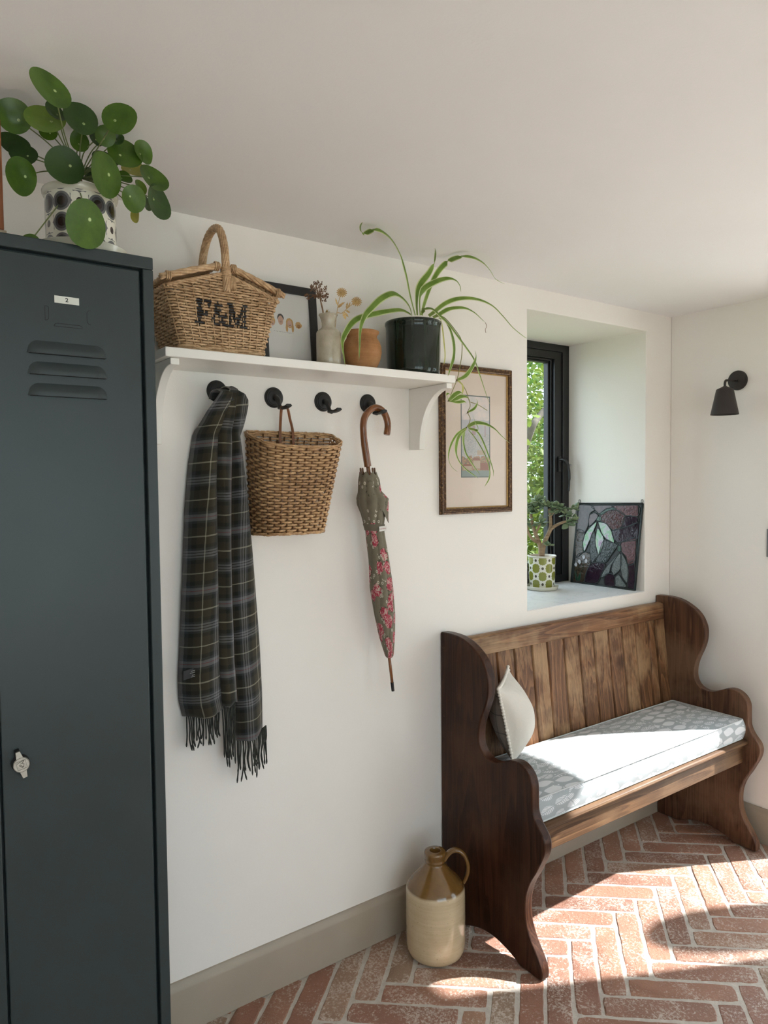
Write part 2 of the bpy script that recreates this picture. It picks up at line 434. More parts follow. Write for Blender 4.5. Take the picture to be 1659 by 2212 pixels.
# ================================================================== wooden pew
def wood(name, dark, light, axis='Z', ring=9.0, rough=0.42, worn=None, rnd=True, coat=0.0):
    t = NT(name); c = t.coord('Object')
    if rnd:
        r = t.rand(); off = t.comb(t.math('MULTIPLY', r, 17.0), t.math('MULTIPLY', r, 31.0), t.math('MULTIPLY', r, 23.0))
        va = t.n.new('ShaderNodeVectorMath'); t.l.new(c, va.inputs[0]); t.l.new(off, va.inputs[1]); c = va.outputs[0]
    lo = {'X': (0.55,7,7), 'Y': (7,0.55,7), 'Z': (7,7,0.55)}[axis]; hi = {'X': (6,260,260), 'Y': (260,6,260), 'Z': (260,260,6)}[axis]
    n = t.noise(t.mapping(c, scale=lo), 1.3, 2, 0.45, 0.35)
    rings = t.math('FRACT', t.math('MULTIPLY', n, ring))
    rings = t.ramp(rings, [(0.0, 0.15), (0.55, 0.65), (0.86, 1.0), (0.95, 0.25), (1.0, 0.15)])
    fib = t.noise(t.mapping(c, scale=hi), 1.0, 4, 0.65)
    patch = t.noise(c, 5, 3, 0.5)
    f = t.math('ADD', t.math('MULTIPLY', rings, 0.40), t.math('ADD', t.math('MULTIPLY', fib, 0.55), t.math('MULTIPLY', patch, 0.18)))
    col = t.ramp(f, [(0.28, dark), (0.62, tuple((a+b)/2 for a, b in zip(dark, light))), (0.85, light)])
    if worn:
        w = t.ramp(t.math('ADD', t.math('MULTIPLY', t.noise(t.mapping(c, loc=(4,2,9)), 3.5, 4, 0.6), 1.0), t.math('MULTIPLY', fib, 0.25)), [(0.60, 0.0), (0.78, 1.0)])
        col = t.mix(t.math('MULTIPLY', w, 0.6), col, worn)
    # round knots
    kv = t.n.new('ShaderNodeTexVoronoi'); t.l.new(t.mapping(c, scale=tuple(3.2 if s > 1 else 1.9 for s in lo)), kv.inputs['Vector']); kv.inputs['Scale'].default_value = 1.0
    k = t.ramp(kv.outputs['Distance'], [(0.0, 1.0), (0.045, 0.8), (0.085, 0.0)])
    col = t.mix(t.math('MULTIPLY', k, 0.7), col, tuple(x*0.35 for x in dark))
    t.set(color=col, rough=rough, spec=0.2, coat=coat, normal=t.bump(t.math('ADD', fib, t.math('MULTIPLY', rings, 0.4)), 0.22, 0.0012)); return t.m
M_PANEL = wood('dark_stained_pine', (0.015,0.0055,0.0035), (0.068,0.027,0.0145), 'Z', 11, 0.32, worn=(0.088,0.039,0.021), coat=0.0)
M_BOARD = wood('brown_pine_board', (0.055,0.023,0.0125), (0.265,0.13,0.060), 'Z', 13, 0.42, worn=(0.42,0.27,0.145))
M_RAIL = wood('brown_pine_rail', (0.068,0.029,0.016), (0.285,0.14,0.067), 'X', 13, 0.42, worn=(0.44,0.30,0.17))
M_SEAT = wood('seat_pine', (0.042,0.020,0.011), (0.165,0.090,0.044), 'X', 12, 0.5, worn=(0.19,0.115,0.062))

PW = thing('pew', 'dark stained wooden pew with scalloped ends below the deep window', 'pew', (2.36, -0.25, 0.0))
prof = [(-0.0035,0.165),(-0.0035,1.0395),(-0.023,1.0413),(-0.0553,1.0422),(-0.1003,1.0393),(-0.1397,1.0299),(-0.1738,1.0141),(-0.203,0.9949),(-0.2256,0.972),(-0.2417,0.9438),(-0.2497,0.9169),(-0.2507,0.8885),(-0.2464,0.8562),(-0.235,0.8215),(-0.2205,0.7888),(-0.2085,0.7564),(-0.2023,0.7227),(-0.2033,0.6937),(-0.2125,0.6699),(-0.23,0.6522),(-0.2554,0.6425),(-0.2864,0.6446),(-0.3177,0.6563),(-0.3446,0.6697),(-0.371,0.6770),(-0.3968,0.6752),(-0.4186,0.6645),(-0.4347,0.6488),(-0.4436,0.6308),(-0.4471,0.6124),(-0.4477,0.5736),(-0.4495,0.5368),(-0.4606,0.5106),(-0.4763,0.4894),(-0.4918,0.4715),(-0.4996,0.4506),(-0.4988,0.4263),(-0.4899,0.3983),(-0.4763,0.3711),(-0.4605,0.3397),(-0.4405,0.306),(-0.4283,0.2787),(-0.4202,0.2531),(-0.416,0.223),(-0.416,0.1917),(-0.4208,0.1598),(-0.4302,0.1334),(-0.4443,0.1066),(-0.4603,0.0842),(-0.4742,0.064),(-0.484,0.0449),(-0.489,0.0263),(-0.487,0.003)]
arch = [(-0.395,0.003),(-0.3824,0.0085),(-0.3654,0.0166),(-0.331,0.0275),(-0.2868,0.0365),(-0.2504,0.0375),(-0.2084,0.0325),(-0.1651,0.0188),(-0.135,0.0065),(-0.120,0.003),(-0.020,0.003),(-0.020,0.160)]
def smooth2(p, n=3):
    q = catmull([(a,b,0) for a,b in p], n); return [(v.x, v.y) for v in q]
outline = [prof[0]] + smooth2(prof[1:], 3) + smooth2(arch[:10], 2) + arch[10:]
M_PANEL_LIT = wood('worn_lit_pine', (0.032,0.0135,0.0082), (0.14,0.067,0.038), 'Z', 11, 0.36, worn=(0.21,0.125,0.078), coat=0.0)  # wear plus light off the cushion, put into a paler copy of the pine
for x0, pm_ in ((1.680, M_PANEL), (3.006, M_PANEL_LIT)):
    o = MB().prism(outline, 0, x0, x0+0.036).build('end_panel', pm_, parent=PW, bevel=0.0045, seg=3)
rail = [(-0.012,0.936),(-0.046,0.936),(-0.0475,0.939),(-0.0455,1.000),(-0.041,1.0065),(-0.030,1.0095),(-0.012,1.0095)]
MB().prism(rail, 0, 1.7165, 3.0055).build('top_rail', M_RAIL, parent=PW, bevel=0.003)
def yb(z): return -0.0405 - (0.9365-z)*0.112
def back_board(x0, x1, name='back_board', proud=0.0, zt=0.9358, zb=0.4755, ch=0.0062):
    mb = MB(); pr = [(x0+0.0018, 0.013), (x0+0.0018, 0.006), (x0+ch, 0.0), (x1-ch, 0.0), (x1-0.0018, 0.006), (x1-0.0018, 0.013)]
    vs_ = [(x, yb(z)-proud+d, z) for z in (zb, zt) for x, d in pr]; n = 6
    mb.add(vs_, [tuple(range(n)), tuple(range(n,2*n))[::-1]]+[(i, n+i, n+(i+1)%n, (i+1)%n) for i in range(n)])
    return mb.build(name, M_BOARD, parent=PW, bevel=0.0012, seg=1)
seams = [1.744,1.834,1.928,2.0214,2.1208,2.2099,2.3095,2.4048,2.4987,2.6005,2.698,2.7915,2.889,2.940]
for a, b in zip(seams[:-1], seams[1:]): back_board(a, b)
back_board(2.9405, 3.0055, 'stile', 0.007, ch=0.002); back_board(1.7165, 1.7435, 'stile', 0.004, ch=0.002)
seatp = [(-0.092,0.4525),(-0.440,0.4525),(-0.4475,0.4555),(-0.4515,0.4625),(-0.4485,0.4700),(-0.441,0.4745),(-0.092,0.4745)]
MB().prism(seatp, 0, 1.7165, 3.0055).build('seat', M_SEAT, parent=PW, bevel=0.001, seg=1)
MB().box(1.7165, 3.0055, -0.428, -0.406, 0.372, 0.452).build('front_rail', M_SEAT, parent=PW, bevel=0.002)
for (y, z) in ((-0.02, 0.985), (-0.022, 0.735)):
    s = MB(); s.lathe([(0,0.0),(0.0035,0.0),(0.004,0.0008),(0.004,0.0015)], n=14, M=Matrix.Rotation(radians(90),4,'Y')); s.v = [(1.6805-a+0.0, b+y, c+z) for a,b,c in s.v]
    s.build('screw_plug', plain('plug_filler', (0.19,0.11,0.07), 0.6), parent=PW)

# ------------------------------------------------------------------ seat cushion
def leaf_fabric():
    t = NT('leaf_print_cotton'); uv0 = t.coord('UV'); wp = t.n.new('ShaderNodeVectorMath'); wp.operation = 'MULTIPLY_ADD'; t.l.new(t.noise(uv0, 7, 2, out='Color'), wp.inputs[0]); wp.inputs[1].default_value = (0.035,0.035,0); t.l.new(uv0, wp.inputs[2]); uv = wp.outputs[0]; GREY, PALE = (0.35,0.385,0.40), (0.64,0.66,0.68)
    mask = None
    def lens(rot, loc, sx, sy, w, vein):
        v = t.mapping(uv, loc=loc, rot=(0,0,rot), scale=(sx, sy, 1)); x, y, _ = t.sep(v)
        row = t.math('FLOOR', y); x = t.math('ADD', x, t.math('MULTIPLY', row, 0.37))
        fx = t.math('SUBTRACT', t.math('FRACT', x), 0.5); fy = t.math('SUBTRACT', t.math('FRACT', y), 0.5)
        e = t.math('SUBTRACT', w, t.math('MULTIPLY', t.math('MULTIPLY', fx, fx), w*4.6))
        d = t.math('SUBTRACT', e, t.math('ABSOLUTE', fy))
        m = t.math('MULTIPLY', d, 16, clamp=True)
        if vein:
            st_ = t.math('ABSOLUTE', t.math('SUBTRACT', t.math('FRACT', t.math('ADD', t.math('MULTIPLY', fx, vein), t.math('MULTIPLY', t.math('ABSOLUTE', fy), 3.0))), 0.5))
            m = t.math('MULTIPLY', m, t.math('GREATER_THAN', st_, 0.16))
            mid = t.math('GREATER_THAN', t.math('ABSOLUTE', fy), 0.03); m = t.math('MULTIPLY', m, mid)
        return m
    wv = t.noise(uv, 3, 2)
    m1 = lens(0.35, (0.1,0.2,0), 11.0, 23.0, 0.44, 0); m2 = lens(-0.55, (0.43,0.1,0), 12, 25, 0.40, 9); m3 = lens(1.25, (0.7,0.6,0), 12.0, 30, 0.42, 6)
    sel = t.noise(uv, 4.2, 1, out='Fac'); a = t.math('GREATER_THAN', sel, 0.47); b = t.math('GREATER_THAN', sel, 0.56)
    m = t.math('ADD', t.math('MULTIPLY', m1, t.math('SUBTRACT', 1.0, a)), t.math('MULTIPLY', a, t.math('ADD', t.math('MULTIPLY', m2, t.math('SUBTRACT', 1.0, b)), t.math('MULTIPLY', m3, b))), clamp=True)
    dots = t.math('LESS_THAN', t.voronoi(uv, 46, rand=0.5), 0.16)
    m = t.math('MAXIMUM', m, t.math('MULTIPLY', dots, t.math('GREATER_THAN', t.noise(uv, 9, 1), 0.56)))
    col = t.mix(m, GREY, PALE)
    weave = t.noise(uv, 900, 2)
    t.set(color=col, rough=0.85, spec=0.2, sheen=0.15, normal=t.bump(t.math('ADD', t.math('MULTIPLY', weave, 0.2), t.noise(uv, 14, 3)), 0.35, 0.004)); return t.m
M_LEAF = leaf_fabric()
CU = thing('seat_cushion', 'long pale grey leaf print bench cushion on the pew seat', 'cushion', (2.36, -0.262, 0.475))
def cushion_mb(x0, x1, y0, y1, z0, z1):
    mb = MB(); nx, ny = 56, 16
    def top(i, j):
        u, v = i/nx, j/ny
        x = lerp(x0, x1, u); y = lerp(y0, y1, v)
        ed = min(1, min(u*nx, (nx-i))/3.0, min(j, ny-j)/3.0)
        z = z1 - 0.006*(1-ed)**2 + 0.006*sin(pi*u)*sin(pi*v) + 0.002*sin(u*23+v*5)*ed
        return (x, y, z)
    mb.grid([[top(i, j) for i in range(nx+1)] for j in range(ny+1)], lambda j,i: (lerp(x0,x1,i/nx), lerp(y0,y1,j/ny)))
    per = [(x0+(x1-x0)*i/nx, y0, 0) for i in range(nx)]+[(x1, y0+(y1-y0)*j/ny, 1) for j in range(ny)]+[(x1-(x1-x0)*i/nx, y1, 2) for i in range(nx)]+[(x0, y1-(y1-y0)*j/ny, 3) for j in range(ny)]
    per.append(per[0]); nz = 6; P = []; U = []
    for k in range(nz+1):
        row = []; ur = []; w = k/nz; L = 0
        for q, (x, y, sd) in enumerate(per):
            if q: L += abs(x-per[q-1][0])+abs(y-per[q-1][1])
            b = 0.007*sin(pi*w) + 0.0015*sin(L*60)*sin(pi*w)
            cx, cy = (x0+x1)/2, (y0+y1)/2
            ox = b*(1 if x > x1-1e-6 else -1 if x < x0+1e-6 else 0); oy = b*(1 if y > y1-1e-6 else -1 if y < y0+1e-6 else 0)
            row.append((x+ox, y+oy, lerp(z0, z1-0.006, w))); ur.append((L+0.31, lerp(z0, z1, w)*1.0+0.77))
        P.append(row); U.append(ur)
    mb.grid(P, lambda i, j: U[i][j])
    return mb
cx0, cx1, cy0, cy1 = 1.722, 2.999, -0.430, -0.098
cushion_mb(cx0, cx1, cy0, cy1, 0.4758, 0.566).build('cushion_body', M_LEAF, parent=CU, smooth=True, angle=60, weld=False)
for z, nm in ((0.5605, 'piping'), (0.4800, 'piping')):
    e = 0.0015; r_ = 0.012
    pts = []
    for (ccx, ccy, a0) in ((cx1-r_+e, cy1-r_+e, 0), (cx0+r_-e, cy1-r_+e, 90), (cx0+r_-e, cy0+r_-e, 180), (cx1-r_+e, cy0+r_-e, 270)):
        for a in range(0, 91, 30): pts.append((ccx+r_*cos(radians(a0+a)), ccy+r_*sin(radians(a0+a)), z))
    MB().tube(pts, 0.0028, 6, closed=True).build(nm, plain('piping_cotton', (0.52,0.545,0.55), 0.85), parent=CU, smooth=True)

# ------------------------------------------------------------------ scatter pillow
PI = thing('throw_pillow', 'cream linen pillow with pompom edge leaning at the pew arm', 'pillow', (1.87, -0.17, 0.575))
def linen(name, col, check=None):
    t = NT(name); uv = t.coord('UV'); x, y, _ = t.sep(uv)
    n = t.noise(t.mapping(uv, scale=(60,600,1)), 1, 3); n2 = t.noise(t.mapping(uv, scale=(600,60,1)), 1, 3); c = t.mix(t.math('MULTIPLY', t.math('ADD', n, n2), 0.5), tuple(q*0.8 for q in col), tuple(q*1.12 for q in col))
    if check:
        w = t.noise(uv, 5, 2)
        for ax in (x, y):
            l = t.math('LESS_THAN', t.math('ABSOLUTE', t.math('SUBTRACT', t.math('FRACT', t.math('ADD', t.math('MULTIPLY', ax, 4.0), t.math('MULTIPLY', w, 0.15))), 0.5)), 0.03)
            c = t.mix(t.math('MULTIPLY', l, 0.75), c, check)
    else:
        e = t.math('ABSOLUTE', t.math('SUBTRACT', t.noise(uv, 3.2, 2, 0.5, 1.2), 0.52)); l = t.ramp(e, [(0.0, 1.0), (0.008, 0.0)])
        reg = t.math('GREATER_THAN', x, 0.42); c = t.mix(t.math('MULTIPLY', t.math('MULTIPLY', l, reg), 0.5), c, (0.38,0.38,0.36))
    t.set(color=c, rough=0.95, spec=0.1, sheen=0.2, normal=t.bump(t.math('ADD', t.math('MULTIPLY', t.math('ADD', n, n2), 0.15), t.noise(uv, 9, 3, 0.5, 0.8)), 0.45, 0.006)); return t.m
M_LIN = linen('cream_linen', (0.70,0.66,0.59)); M_LINB = linen('taupe_check_cloth', (0.25,0.205,0.17), (0.045,0.035,0.03))
Ft, Rt, Fb, Rb = Vector((1.738,-0.240,0.872)), Vector((1.940,-0.088,0.884)), Vector((1.822,-0.228,0.585)), Vector((1.990,-0.100,0.585))
pn = (Rt-Ft).cross(Fb-Ft).normalized()
if pn.x < 0: pn = -pn
def pil(u, v, sgn):
    b = (sin(pi*u)**0.62)*(sin(pi*v)**0.62) if 0 < u < 1 and 0 < v < 1 else 0.0
    # edges pulled in between the corner points
    pu = u + 0.075*sin(pi*v)*(0.5-u)*1.0; pv = v + 0.075*sin(pi*u)*(0.5-v)
    p = (Ft*(1-pu)+Rt*pu)*(1-pv)+(Fb*(1-pu)+Rb*pu)*pv
    wr = 0.0035*sin(13*u+5*v)*sin(9*v-4*u)*b
    q = p + pn*sgn*((0.088 if sgn > 0 else 0.072)*b + wr)
    q.y = min(q.y, yb(q.z)-0.004) if q.z < 0.93 else q.y
    q.z = max(q.z, 0.576); q.x = max(q.x, 1.7185 if q.z < 1.0 else q.x); return q
for sgn, m, nm in ((1, M_LIN, 'front_cover'), (-1, M_LINB, 'back_cover')):
    N = 22; MB().grid([[pil(i/N, j/N, sgn) for i in range(N+1)] for j in range(N+1)]).build(nm, m, parent=PI, smooth=True)
pm = MB(); rp = random.Random(5)
edge = [(i/24, 0.0) for i in range(24)]+[(1.0, i/24) for i in range(24)]+[(1-i/24, 1.0) for i in range(24)]+[(0.0, 1-i/24) for i in range(24)]
for (u, v) in edge:
    p = pil(u, v, 1); p = p + (p-(Ft+Rt+Fb+Rb)/4).normalized()*0.003; r0 = rp.uniform(0.0050, 0.0064); p.x = max(p.x, 1.717+r0); p.z = max(p.z, 0.5745+r0); p.y = min(p.y, yb(p.z)-r0-0.001)
    vs_ = []; fs_ = []
    for a in range(5):
        th = pi*a/4
        for b in range(7): vs_.append(p + r0*(1+0.25*rp.random())*Vector((sin(th)*cos(2*pi*b/7), sin(th)*sin(2*pi*b/7), cos(th))))
    for a in range(4):
        for b in range(7): fs_.append((a*7+b, a*7+(b+1)%7, (a+1)*7+(b+1)%7, (a+1)*7+b))
    pm.add(vs_, fs_)
pm.build('pompom_trim', plain('cotton_pompom', (0.74,0.70,0.63), 0.95), parent=PI, smooth=True, kind='stuff')

# ------------------------------------------------------------------ stoneware jug
JU = thing('stoneware_jug', 'large cream and brown glazed stoneware jug standing on the floor', 'jug', (1.510, -0.170, 0.0))
def jug_mat():
    t = NT('salt_glaze'); c = t.coord(); x, y, z = t.sep(c)
    n = t.noise(c, 12, 4, 0.6); sp = t.ramp(t.noise(c, 210, 2, 0.4), [(0.70, 0.0), (0.74, 1.0)]); st_ = t.noise(t.mapping(c, scale=(1,1,60)), 2.0, 3)
    cream = t.ramp(t.math('ADD', t.math('MULTIPLY', n, 0.6), t.math('MULTIPLY', st_, 0.4)), [(0.3, (0.50,0.385,0.235)), (0.7, (0.66,0.535,0.36))])
    cream = t.mix(t.math('MULTIPLY', sp, 0.6), cream, (0.22,0.14,0.08))
    brown = t.ramp(n, [(0.3, (0.13,0.066,0.016)), (0.7, (0.20,0.105,0.03))])
    m = t.ramp(t.math('ADD', z, t.math('MULTIPLY', t.math('SUBTRACT', t.noise(c, 6, 3), 0.5), 0.006)), [(0.2290, 0.0), (0.2320, 1.0)])
    t.set(color=t.mix(m, cream, brown), rough=0.16, spec=0.5, coat=0.6, coat_rough=0.06, normal=t.bump(st_, 0.06, 0.002)); return t.m
M_JUG = jug_mat()
jp = [(0,0.002),(0.080,0.002),(0.088,0.005),(0.0945,0.013),(0.0985,0.027),(0.1000,0.045),(0.1003,0.12),(0.1000,0.20),(0.0990,0.222),(0.0955,0.234),(0.088,0.246),(0.070,0.264),(0.052,0.283),(0.041,0.297),(0.0345,0.305),(0.0320,0.309),(0.0325,0.313),(0.0350,0.3155),(0.0352,0.319),(0.0335,0.322),(0.0338,0.326),(0.0362,0.334),(0.0368,0.343),(0.0355,0.3475),(0.031,0.350),(0.0185,0.350),(0.0165,0.346),(0.0165,0.30),(0,0.30)]
JC = (1.510,-0.170,0)
MB().lathe(jp, JC, 64).build('body', M_JUG, parent=JU, smooth=True, angle=50)
jd = Vector((0.77,-0.64,0)).normalized()
hp = [(0.030,0.318),(0.040,0.334),(0.054,0.3475),(0.070,0.3525),(0.088,0.346),(0.102,0.328),(0.1095,0.303),(0.1095,0.278),(0.103,0.256),(0.0945,0.241)]
hp = catmull([Vector(JC)+jd*a+Vector((0,0,b)) for a, b in hp], 4)
MB().tube(hp, [0.0105+0.002*cos(pi*i/(len(hp)-1)) for i in range(len(hp))], 12, flat=0.72, upv=None).build('handle', M_JUG, parent=JU, smooth=True)
SPIDER = [([(1.4822, -0.12, 2.1346), (1.4574, -0.126, 2.1923), (1.436, -0.132, 2.2561), (1.4091, -0.138, 2.3088), (1.3417, -0.184, 2.3333), (1.2711, -0.23, 2.335), (1.2415, -0.228, 2.3341), (1.2395, -0.186, 2.3343), (1.2213, -0.194, 2.3336), (1.1933, -0.232, 2.334), (1.1785, -0.265, 2.3337)], 0.0065, 0), ([(1.4951, -0.115, 2.1372), (1.4913, -0.1164, 2.1758), (1.4936, -0.1179, 2.2129), (1.5077, -0.1193, 2.2424), (1.5372, -0.1243, 2.2783), (1.5518, -0.1329, 2.3111), (1.5362, -0.1614, 2.3336), (1.5023, -0.2, 2.3349)], 0.0075, 0), ([(1.5031, -0.12, 2.1372), (1.4946, -0.1275, 2.1833), (1.4978, -0.135, 2.2098), (1.5159, -0.1425, 2.2292), (1.5584, -0.15, 2.2523), (1.5975, -0.155, 2.2641), (1.6246, -0.16, 2.2601), (1.639, -0.165, 2.2423), (1.6389, -0.17, 2.2223)], 0.0065, 0), ([(1.5171, -0.11, 2.1408), (1.5313, -0.108, 2.1828), (1.5643, -0.106, 2.2538), (1.6038, -0.104, 2.3078), (1.6286, -0.127, 2.3347), (1.6281, -0.185, 2.3332), (1.669, -0.196, 2.3345), (1.7372, -0.172, 2.3344), (1.823, -0.118, 2.3345), (1.8843, -0.084, 2.3217), (1.9355, -0.08, 2.3123)], 0.006, 0), ([(1.4595, -0.13, 2.1299), (1.4378, -0.1433, 2.1542), (1.3992, -0.1567, 2.1733), (1.3557, -0.17, 2.1768), (1.3034, -0.1817, 2.1527), (1.2576, -0.1933, 2.1164), (1.2233, -0.205, 2.0845), (1.2036, -0.2107, 2.0435), (1.1966, -0.2163, 1.9918), (1.1896, -0.222, 1.9445)], 0.0068, 0), ([(1.4576, -0.125, 2.1352), (1.4152, -0.135, 2.1403), (1.3568, -0.145, 2.1278), (1.2941, -0.156, 2.109), (1.2328, -0.168, 2.0884), (1.1937, -0.18, 2.0646), (1.1641, -0.19, 2.0302), (1.1475, -0.2, 2.006), (1.1418, -0.2084, 1.9835), (1.1419, -0.2152, 1.9537), (1.1421, -0.222, 1.9281)], 0.0062, 0), ([(1.5394, -0.12, 2.1393), (1.5625, -0.122, 2.1559), (1.6048, -0.124, 2.187), (1.6541, -0.126, 2.209), (1.7112, -0.128, 2.2202), (1.7697, -0.13, 2.22), (1.8227, -0.132, 2.2068), (1.8699, -0.134, 2.1773), (1.9182, -0.136, 2.1421), (1.975, -0.138, 2.1147), (1.9893, -0.14, 2.1107)], 0.0055, 0), ([(1.5578, -0.12, 2.1369), (1.5755, -0.1286, 2.1469), (1.6059, -0.1371, 2.1656), (1.6365, -0.1457, 2.174), (1.6765, -0.1514, 2.1766), (1.7131, -0.1543, 2.1663), (1.7436, -0.1571, 2.1477), (1.7597, -0.16, 2.1369)], 0.005, 0), ([(1.5011, -0.13, 2.142), (1.5011, -0.145, 2.152), (1.5189, -0.16, 2.1523), (1.5424, -0.175, 2.1294), (1.573, -0.182, 2.104), (1.6074, -0.185, 2.0701), (1.6424, -0.188, 2.0357), (1.679, -0.19, 1.9961), (1.7049, -0.19, 1.9456), (1.7311, -0.19, 1.8896), (1.7544, -0.19, 1.8472)], 0.0075, 0), ([(1.5574, -0.15, 2.1289), (1.5711, -0.17, 2.1152), (1.5782, -0.19, 2.0754), (1.5714, -0.21, 2.0299), (1.5658, -0.214, 1.992), (1.5498, -0.218, 1.958), (1.534, -0.222, 1.9279)], 0.0062, 0), ([(1.5827, -0.12, 2.1447), (1.609, -0.105, 2.122), (1.6284, -0.095, 2.0534), (1.6367, -0.0887, 2.0162), (1.6332, -0.085, 1.9896)], 0.0048, 1), ([(1.6007, -0.19, 1.9237), (1.6378, -0.1925, 1.9403), (1.6678, -0.195, 1.9754), (1.6799, -0.1975, 2.0046), (1.6731, -0.2, 2.0274)], 0.0045, 0), ([(1.5555, -0.2, 1.8523), (1.5774, -0.2033, 1.8717), (1.5994, -0.2067, 1.8821), (1.612, -0.21, 1.8732)], 0.005, 0), ([(1.5555, -0.2, 1.8523), (1.5824, -0.1975, 1.8586), (1.616, -0.195, 1.8702), (1.6437, -0.1925, 1.8697), (1.662, -0.19, 1.8543)], 0.005, 0), ([(1.5555, -0.2, 1.8523), (1.5911, -0.2017, 1.8494), (1.621, -0.2033, 1.8532), (1.629, -0.205, 1.8464)], 0.004, 0), ([(1.5555, -0.2, 1.8523), (1.5436, -0.2033, 1.8697), (1.5511, -0.2067, 1.8745), (1.5604, -0.21, 1.8641)], 0.0022, 0), ([(1.6007, -0.19, 1.9237), (1.6209, -0.1933, 1.9107), (1.6223, -0.1967, 1.8963), (1.6147, -0.2, 1.8767)], 0.0045, 1), ([(1.6489, -0.19, 1.8203), (1.675, -0.1933, 1.8332), (1.6863, -0.1967, 1.8526), (1.6787, -0.2, 1.8662)], 0.003, 0), ([(1.6435, -0.19, 1.7688), (1.5938, -0.198, 1.7449), (1.5577, -0.206, 1.7051), (1.5462, -0.208, 1.6666), (1.5621, -0.204, 1.6381), (1.5943, -0.2, 1.6189)], 0.0025, 0), ([(1.6402, -0.19, 1.765), (1.6029, -0.1986, 1.7403), (1.5822, -0.2071, 1.7104), (1.5729, -0.2157, 1.6811), (1.5845, -0.2186, 1.6523), (1.616, -0.2157, 1.6283), (1.6547, -0.2129, 1.6087), (1.6774, -0.21, 1.5975)], 0.0045, 0), ([(1.6336, -0.19, 1.7611), (1.6254, -0.1933, 1.7241), (1.6304, -0.1967, 1.6874), (1.6437, -0.2, 1.6629), (1.6666, -0.1967, 1.641), (1.6864, -0.1933, 1.6237), (1.703, -0.19, 1.6113)], 0.0055, 0), ([(1.632, -0.19, 1.7611), (1.6288, -0.185, 1.7417), (1.6357, -0.18, 1.7127), (1.6566, -0.175, 1.6762), (1.6947, -0.17, 1.6542)], 0.0035, 0), ([(1.6501, -0.19, 1.7617), (1.6831, -0.1867, 1.7357), (1.72, -0.1833, 1.6967), (1.7472, -0.18, 1.6593), (1.7561, -0.1833, 1.6238), (1.7492, -0.1867, 1.5959), (1.7251, -0.19, 1.5697)], 0.0042, 0), ([(1.6534, -0.19, 1.7655), (1.6804, -0.1933, 1.76), (1.7008, -0.1967, 1.7381), (1.7213, -0.2, 1.6985), (1.7418, -0.2, 1.6562), (1.7556, -0.2, 1.6236), (1.7572, -0.2, 1.6034)], 0.0062, 0), ([(1.6469, -0.19, 1.7702), (1.6877, -0.182, 1.7857), (1.7432, -0.174, 1.7858), (1.793, -0.166, 1.7729), (1.8367, -0.158, 1.7489), (1.8925, -0.15, 1.7206)], 0.0052, 0), ([(1.6501, -0.19, 1.7666), (1.6822, -0.195, 1.7599), (1.6843, -0.2, 1.7696), (1.6664, -0.205, 1.7882), (1.6552, -0.21, 1.8057)], 0.0035, 0)]
STOLON = [[(1.565, -0.13, 2.1406), (1.5832, -0.1487, 2.1346), (1.6105, -0.1675, 2.0969), (1.6296, -0.1812, 2.059), (1.6278, -0.185, 2.0111), (1.6127, -0.1887, 1.9576), (1.5985, -0.1925, 1.9233), (1.5744, -0.1963, 1.8839), (1.5555, -0.2, 1.8523)], [(1.6007, -0.19, 1.9237), (1.6154, -0.1925, 1.9174), (1.6352, -0.195, 1.8926), (1.6455, -0.1975, 1.8646), (1.6508, -0.2, 1.8409), (1.642, -0.1975, 1.8194), (1.6551, -0.195, 1.7988), (1.6495, -0.1925, 1.7773), (1.6421, -0.19, 1.7677)], [(1.662, -0.19, 1.8543), (1.7025, -0.185, 1.8473), (1.7471, -0.18, 1.832)], [(1.7597, -0.16, 2.1369), (1.7664, -0.16, 2.1255), (1.7596, -0.16, 2.1125), (1.7622, -0.16, 2.1016)]]
